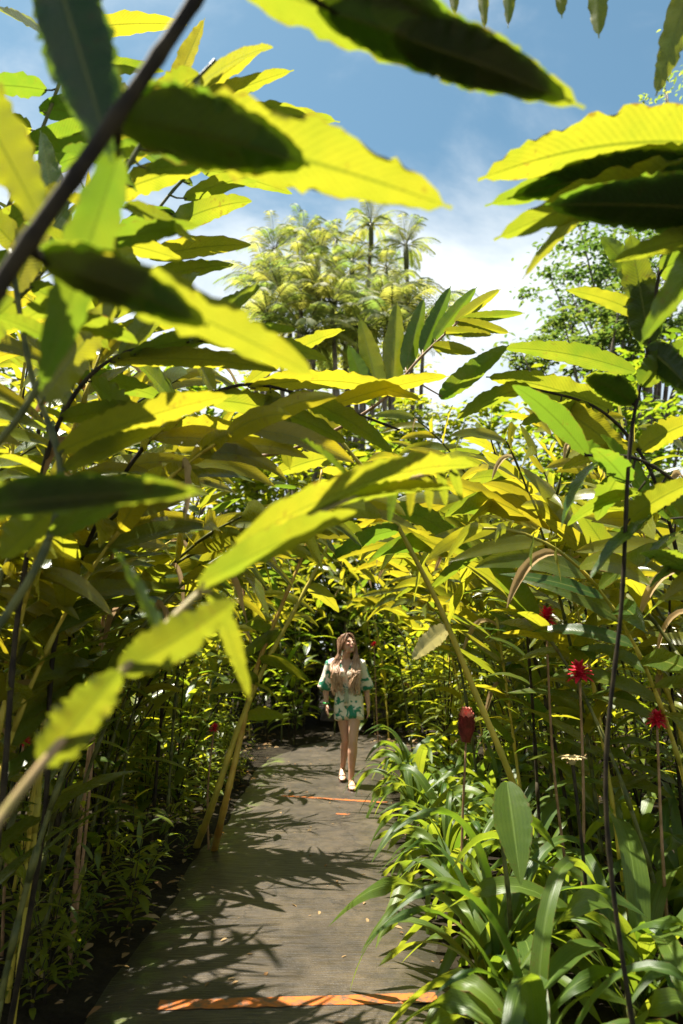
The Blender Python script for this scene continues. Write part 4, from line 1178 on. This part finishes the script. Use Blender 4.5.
# arms and hands
def arm(sh, el, wr, kn, side):
    f = V((0, -1, 0))
    ell_ring_tube(bm_, [sh, sh.lerp(el, .35), sh.lerp(el, .8), el, el.lerp(wr, .3), el.lerp(wr, .75), wr], [.048, .043, .037, .034, .036, .028, .023], [.05, .045, .038, .035, .036, .026, .019], f)
    hdn = (kn - wr).normalized(); nrm = perp(V((side * 1.0, -.25, 0)), hdn); across = hdn.cross(nrm)   # palm faces the thigh
    ell_ring_tube(bm_, [wr, wr + hdn * .035, wr + hdn * .075, kn], [.022, .034, .038, .037], [.018, .016, .015, .012], nrm, 12)
    fw = across if across.y < 0 else -across     # towards the index finger: forward
    for i, ln in enumerate((.068, .076, .071, .056)):
        b = kn - hdn * .012 + fw * (.027 - .018 * i)
        curl = .25 + .12 * i
        d1 = (hdn - nrm * curl * .35).normalized(); d2 = (hdn - nrm * curl * 1.1).normalized(); d3 = (hdn - nrm * curl * 1.9).normalized()
        p1 = b + d1 * ln * .48; p2 = p1 + d2 * ln * .32; p3 = p2 + d3 * ln * .24
        ell_ring_tube(bm_, [b, p1, p2, p3], [.0088, .0082, .0076, .006], [.0088, .0082, .0076, .006], nrm, 8)
    tb = wr + hdn * .022 + fw * .022
    t1 = tb + (hdn * .55 + fw * .8).normalized() * .036; t2 = t1 + (hdn * .9 + fw * .3 - nrm * .2).normalized() * .032
    ell_ring_tube(bm_, [tb, t1, t2], [.014, .0105, .0075], [.014, .0105, .0075], nrm, 8)
RSH, REL, RWR, RKN = V((-.185, .005, 1.315)), V((-.245, .035, 1.075)), V((-.232, -.035, .865)), V((-.222, -.065, .785))
LSH, LEL, LWR, LKN = V((.158, .005, 1.315)), V((.222, .035, 1.075)), V((.245, -.03, .855)), V((.246, -.06, .77))
arm(RSH, REL, RWR, RKN, -1); arm(LSH, LEL, LWR, LKN, 1)
# legs: her left leg forward, right leg behind pushing off
def leg(hip, kn, an, heel, toe):
    ell_ring_tube(bm_, [hip, hip.lerp(kn, .3), hip.lerp(kn, .75), kn, kn.lerp(an, .28), kn.lerp(an, .7), an], [.088, .080, .058, .050, .053, .036, .031], [.092, .083, .060, .052, .056, .038, .034])
    ell_ring_tube(bm_, [an + V((0, 0, .02)), an, heel.lerp(an, .35), heel.lerp(toe, .12)], [.031, .032, .03, .028], [.034, .034, .034, .03])
    d = toe - heel
    ell_ring_tube(bm_, [heel + V((0, 0, .012)), heel.lerp(toe, .3) + V((0, 0, .02)), heel.lerp(toe, .62) + V((0, 0, .008)), heel.lerp(toe, .86), toe], [.028, .033, .042, .040, .022], [.03, .034, .022, .015, .01], V((0, 0, 1)), 12)
LK, LA, LH, LT = V((.066, -.20, .475)), V((.045, -.215, .085)), V((.045, -.185, .034)), V((.058, -.425, .028))
RK, RA, RH, RT = V((-.01, -.03, .475)), V((-.045, .245, .150)), V((-.045, .285, .115)), V((-.05, .075, .030))
leg(V((.095, -.01, .86)), LK, LA, LH, LT)
leg(V((-.05, .005, .86)), RK, RA, RH, RT)
body = remeshed('body', bm_, .0065, None or simple('tmp', (1, 1, 1)), 4)
# skin with painted-by-nature features: lips, eyes, brows
ca = body.color_attributes.new('feat', 'FLOAT_COLOR', 'POINT')
HI = HR.inverted(); cols = []
for v in body.vertices:
    q = HI @ (v.co - HEADC); c = (.58, .33, .215)
    if v.co.z > 1.38 and q.y < -.04:
        ax = abs(q.x)
        if abs(q.z + .057) < .011 and ax < .026: c = (.42, .085, .075) if abs(q.z + .057) > .003 or ax > .02 else (.75, .66, .58)
        elif abs(q.z - .012) < .0075 and abs(ax - .03) < .015: c = (.035, .022, .015) if abs(ax - .03) < .007 else (.40, .33, .28)
        elif abs(q.z - .036) < .006 and .012 < ax < .05: c = (.09, .045, .022)
        elif abs(q.z + .022) < .018 and abs(ax - .04) < .018: c = (.54, .24, .15)
    cols.extend((*c, 1))
ca.data.foreach_set('color', cols)
def skin_mat():
    m, nt = newmat('skin'); L = nt.links.new
    out = N(nt, 'ShaderNodeOutputMaterial'); pb = N(nt, 'ShaderNodeBsdfPrincipled')
    at = N(nt, 'ShaderNodeAttribute'); at.attribute_name = 'feat'
    L(at.outputs[0], pb.inputs['Base Color']); pb.inputs['Roughness'].default_value = .42
    pb.inputs['Subsurface Weight'].default_value = .12; pb.inputs['Subsurface Radius'].default_value = (.02, .008, .004)
    L(pb.outputs[0], out.inputs[0]); return m
body.materials.clear(); body.materials.append(skin_mat())
link('body', body, wroot)

# romper
def romper_mat():
    m, nt = newmat('leaf_print_fabric'); L = nt.links.new
    out = N(nt, 'ShaderNodeOutputMaterial'); pb = N(nt, 'ShaderNodeBsdfPrincipled')
    tc = N(nt, 'ShaderNodeTexCoord')
    nz = N(nt, 'ShaderNodeTexNoise'); nz.inputs['Scale'].default_value = 10; nz.inputs['Detail'].default_value = 3; nz.inputs['Distortion'].default_value = .9
    L(tc.outputs['Object'], nz.inputs[0])
    n2 = N(nt, 'ShaderNodeTexNoise'); n2.inputs['Scale'].default_value = 9; n2.inputs['Detail'].default_value = 2
    mp = N(nt, 'ShaderNodeMapping'); mp.inputs['Location'].default_value = (3.1, 1.7, 5.2); L(tc.outputs['Object'], mp.inputs[0]); L(mp.outputs[0], n2.inputs[0])
    g = mapr(nt, nz.outputs[0], .515, .56, 0, 1); p = mapr(nt, n2.outputs[0], .60, .66, 0, .8)
    def mx(f, a, b):
        n = N(nt, 'ShaderNodeMix', data_type='RGBA'); L(f, n.inputs[0])
        for i, v in ((6, a), (7, b)):
            if isinstance(v, tuple): n.inputs[i].default_value = (*v, 1)
            else: L(v, n.inputs[i])
        return n.outputs[2]
    grn = mx(n2.outputs[0], (.008, .13, .075), (.03, .30, .16))
    c = mx(p, (.80, .74, .60), (.74, .50, .38)); c = mx(g, c, grn)
    L(c, pb.inputs['Base Color']); pb.inputs['Roughness'].default_value = .75
    n3 = N(nt, 'ShaderNodeTexNoise'); n3.inputs['Scale'].default_value = 20; mp2 = N(nt, 'ShaderNodeMapping'); mp2.inputs['Scale'].default_value = (1.6, 1.6, .35)
    L(tc.outputs['Object'], mp2.inputs[0]); L(mp2.outputs[0], n3.inputs[0])
    bp = N(nt, 'ShaderNodeBump'); bp.inputs['Distance'].default_value = .02; bp.inputs['Strength'].default_value = .5; L(n3.outputs[0], bp.inputs['Height']); L(bp.outputs[0], pb.inputs['Normal'])
    L(pb.outputs[0], out.inputs[0]); return m
rb = MB()
ell_ring_tube(rb, [V((.025, 0, .86)), V((.025, 0, .92)), V((.018, 0, 1.0)), V((.012, 0, 1.045)), V((.004, 0, 1.10)), V((-.006, -.004, 1.20)), V((-.012, 0, 1.29)), V((-.014, .006, 1.36))],
              [.165, .170, .150, .128, .148, .168, .166, .10], [.125, .125, .112, .095, .112, .128, .108, .07])
for sx in (-1, 1): ellipsoid(rb, V((-.008 + sx * .07, -.092, 1.20)), (.068, .062, .07))
for sh, el, sd in ((RSH, REL, -1), (LSH, LEL, 1)):
    ell_ring_tube(rb, [sh + V((-sd * .05, 0, .02)), sh + V((0, 0, .005)), sh.lerp(el, .45), el + V((sd * .01, -.01, -.035))], [.055, .066, .068, .088], [.06, .07, .066, .075])
for hip, kn in ((V((.095, -.01, .87)), LK), (V((-.05, .005, .87)), RK)):
    ell_ring_tube(rb, [hip, hip.lerp(kn, .2), hip.lerp(kn, .40)], [.100, .108, .112], [.112, .110, .108])
rom = remeshed('romper', rb, .007, simple('tmp2', (1, 1, 1)), 3)
b2 = bmesh.new(); b2.from_mesh(rom)
kill = []
for f in b2.faces:
    c = f.calc_center_median()
    if c.z > 1.19 and c.y < -.02 and abs(c.x + .01) < (c.z - 1.19) * .42: kill.append(f)
    elif c.z > 1.335 and abs(c.x + .012) < .075: kill.append(f)
bmesh.ops.delete(b2, geom=kill, context='FACES')
b2.to_mesh(rom); b2.free()
rom.materials.clear(); rom.materials.append(romper_mat())
link('romper', rom, wroot)
sb = MB()
ring = [V((.012 + .136 * math.cos(a), -.002 + .106 * math.sin(a), 1.04 + .004 * math.sin(3 * a))) for a in [6.28318 * k / 24 for k in range(25)]]
tube(sb, ring, [.013] * 25, 8)
kx = V((.0, -.118, 1.035))
ellipsoid(sb, kx, (.022, .016, .018))
for dx in (-.022, .010):
    tube(sb, spline([kx, kx + V((dx * .5, -.012, -.06)), kx + V((dx, -.01, -.15))], 8), [.010, .012, .013, .014, .014, .015, .015, .015, .012], 6)
for sx in (-1, 1):
    tube(sb, spline([kx, kx + V((sx * .05, -.02, .02)), kx + V((sx * .055, -.01, -.025)), kx], 10), [.009] * 11, 6)
SM = simple('sash_fabric', (.42, .46, .32), .75)
link('sash', sb.mesh('sash', SM), wroot)
# hair: cap plus long wavy locks over both shoulders
def hair_mat():
    m, nt = newmat('wavy_hair'); L = nt.links.new
    out = N(nt, 'ShaderNodeOutputMaterial'); pb = N(nt, 'ShaderNodeBsdfPrincipled')
    at = N(nt, 'ShaderNodeAttribute'); at.attribute_name = 'tint'; sa = N(nt, 'ShaderNodeSeparateColor'); L(at.outputs[0], sa.inputs[0])
    tc = N(nt, 'ShaderNodeTexCoord'); sp = N(nt, 'ShaderNodeSeparateXYZ'); L(tc.outputs['Object'], sp.inputs[0])
    low = mapr(nt, sp.outputs[2], 1.48, 1.10, -.15, .5)
    n = N(nt, 'ShaderNodeMix', data_type='RGBA'); L(math_n(nt, 'ADD', math_n(nt, 'MULTIPLY', sa.outputs[0], .5), low, clamp=True), n.inputs[0])
    n.inputs[6].default_value = (.22, .10, .05, 1); n.inputs[7].default_value = (.74, .50, .32, 1)     # brown roots, lighter towards the ends
    L(n.outputs[2], pb.inputs['Base Color']); pb.inputs['Roughness'].default_value = .38
    L(pb.outputs[0], out.inputs[0]); return m
hb = MB(); r = random.Random(12)
ellipsoid(hb, hd(0, .022, .038), (.080, .092, .086), HR)
for i in range(380):
    a = r.uniform(-2.35, 2.35)       # 0 = back of the head
    side = 1 if a > 0 else -1
    top = hd(.075 * math.sin(a), .03 + .075 * math.cos(a) - (.03 if abs(a) > 1.6 else 0), r.uniform(-.01, .085) if abs(a) < 1.7 else r.uniform(.03, .09))
    part = hd(side * r.uniform(.002, .02), -.03 + .05 * math.cos(a), .118)
    fr = abs(a) > 1.4 or r.random() < .25
    zend = r.uniform(.99, 1.20)
    xs = (-.012 + side * r.uniform(.07, .165)); ysh = r.uniform(-.125, -.085) if fr else r.uniform(.09, .13)
    endx = -.012 + side * r.uniform(.035, .17) if fr else -.012 + r.uniform(-.15, .15)
    jaw = HEADC + V((side * r.uniform(.074, .112), -.02 if fr else .075, -.10))
    w = r.uniform(.006, .013); ph = r.uniform(0, 6.28); fq = r.uniform(3, 5)
    cp = [part, top + (top - HEADC) * .12, jaw, V((xs, ysh * .75, 1.32)), V((xs * .85 + endx * .15, ysh - (.05 if fr else 0), 1.22)), V((endx, ysh - (.035 if fr else 0), zend + .05)), V((endx * .95, ysh - (.015 if fr else -.01), zend - .03))]
    pts = spline(cp, 22)
    pts = [p + V((math.sin(ph + fq * k * .3), math.cos(ph + fq * k * .3), 0)) * w * min(1, max(0, (k - 6) / 8)) for k, p in enumerate(pts)]
    rr_ = [.0035 + .0032 * math.sin(math.pi * k / 22) for k in range(23)]; rr_[-1] = .0015
    tube(hb, pts, rr_, 5, col=(r.random(), 0, 0))
link('hair', hb.mesh('hair', hair_mat()), wroot)
# green wristband, sandals
wb = MB(); c = RWR + V((0, .004, .018)); tube(wb, [c + V((.031 * math.cos(a), .029 * math.sin(a), .002 * math.sin(a))) for a in [6.28318 * k / 20 for k in range(21)]], [.0085] * 21, 6)
link('wristband', wb.mesh('wristband', simple('green_band', (.01, .45, .05), .4)), wroot)
sand = simple('sandal_leather', (.10, .05, .035), .5)
for h, tt in ((LH, LT), (RH, RT)):
    so_ = MB(); d = (tt - h); q = d.normalized(); sd = q.cross(Z).normalized(); un = sd.cross(q)
    w_ = [.028, .034, .034, .040, .043, .036, .012]; rows_ = []
    for k, wv in enumerate(w_):
        p = h.lerp(tt, -.08 + 1.17 * k / 6) - un * .026
        for e, zz in ((-1, 0), (1, 0), (1, -.012), (-1, -.012)): so_.v.append(p + sd * e * wv + un * zz)
    for k in range(6):
        for j in range(4):
            a = k * 4 + j; b = k * 4 + (j + 1) % 4
            so_.face((a, b, b + 4, a + 4), ((0, 0),) * 4, (0, 0, 0))
    so_.face((0, 3, 2, 1), ((0, 0),) * 4, (0, 0, 0)); so_.face((24, 25, 26, 27), ((0, 0),) * 4, (0, 0, 0))
    m_ = h.lerp(tt, .72)
    tube(so_, spline([m_ + sd * .044 - un * .022, m_ + sd * .03 + un * .016, m_ + un * .024, m_ - sd * .03 + un * .016, m_ - sd * .044 - un * .022], 10), [.006] * 11, 6)
    link('sandal', so_.mesh('sandal', sand), wroot)


for i in range(13):
    px = -60 + i * 65
    c0 = P(px, 640, 15.6 + .5 * (i % 3))
    tree(px, 618 + 14 * (i % 2), 15.6 + .5 * (i % 3), 1.7, 1.7, 'dark leafy bush closing the gap below the trees, %s from the left' % (words[i]), 120 + i, 70, .22, 26, mat='shrub', name='dense_bush', cat='bush', flat=1.0)
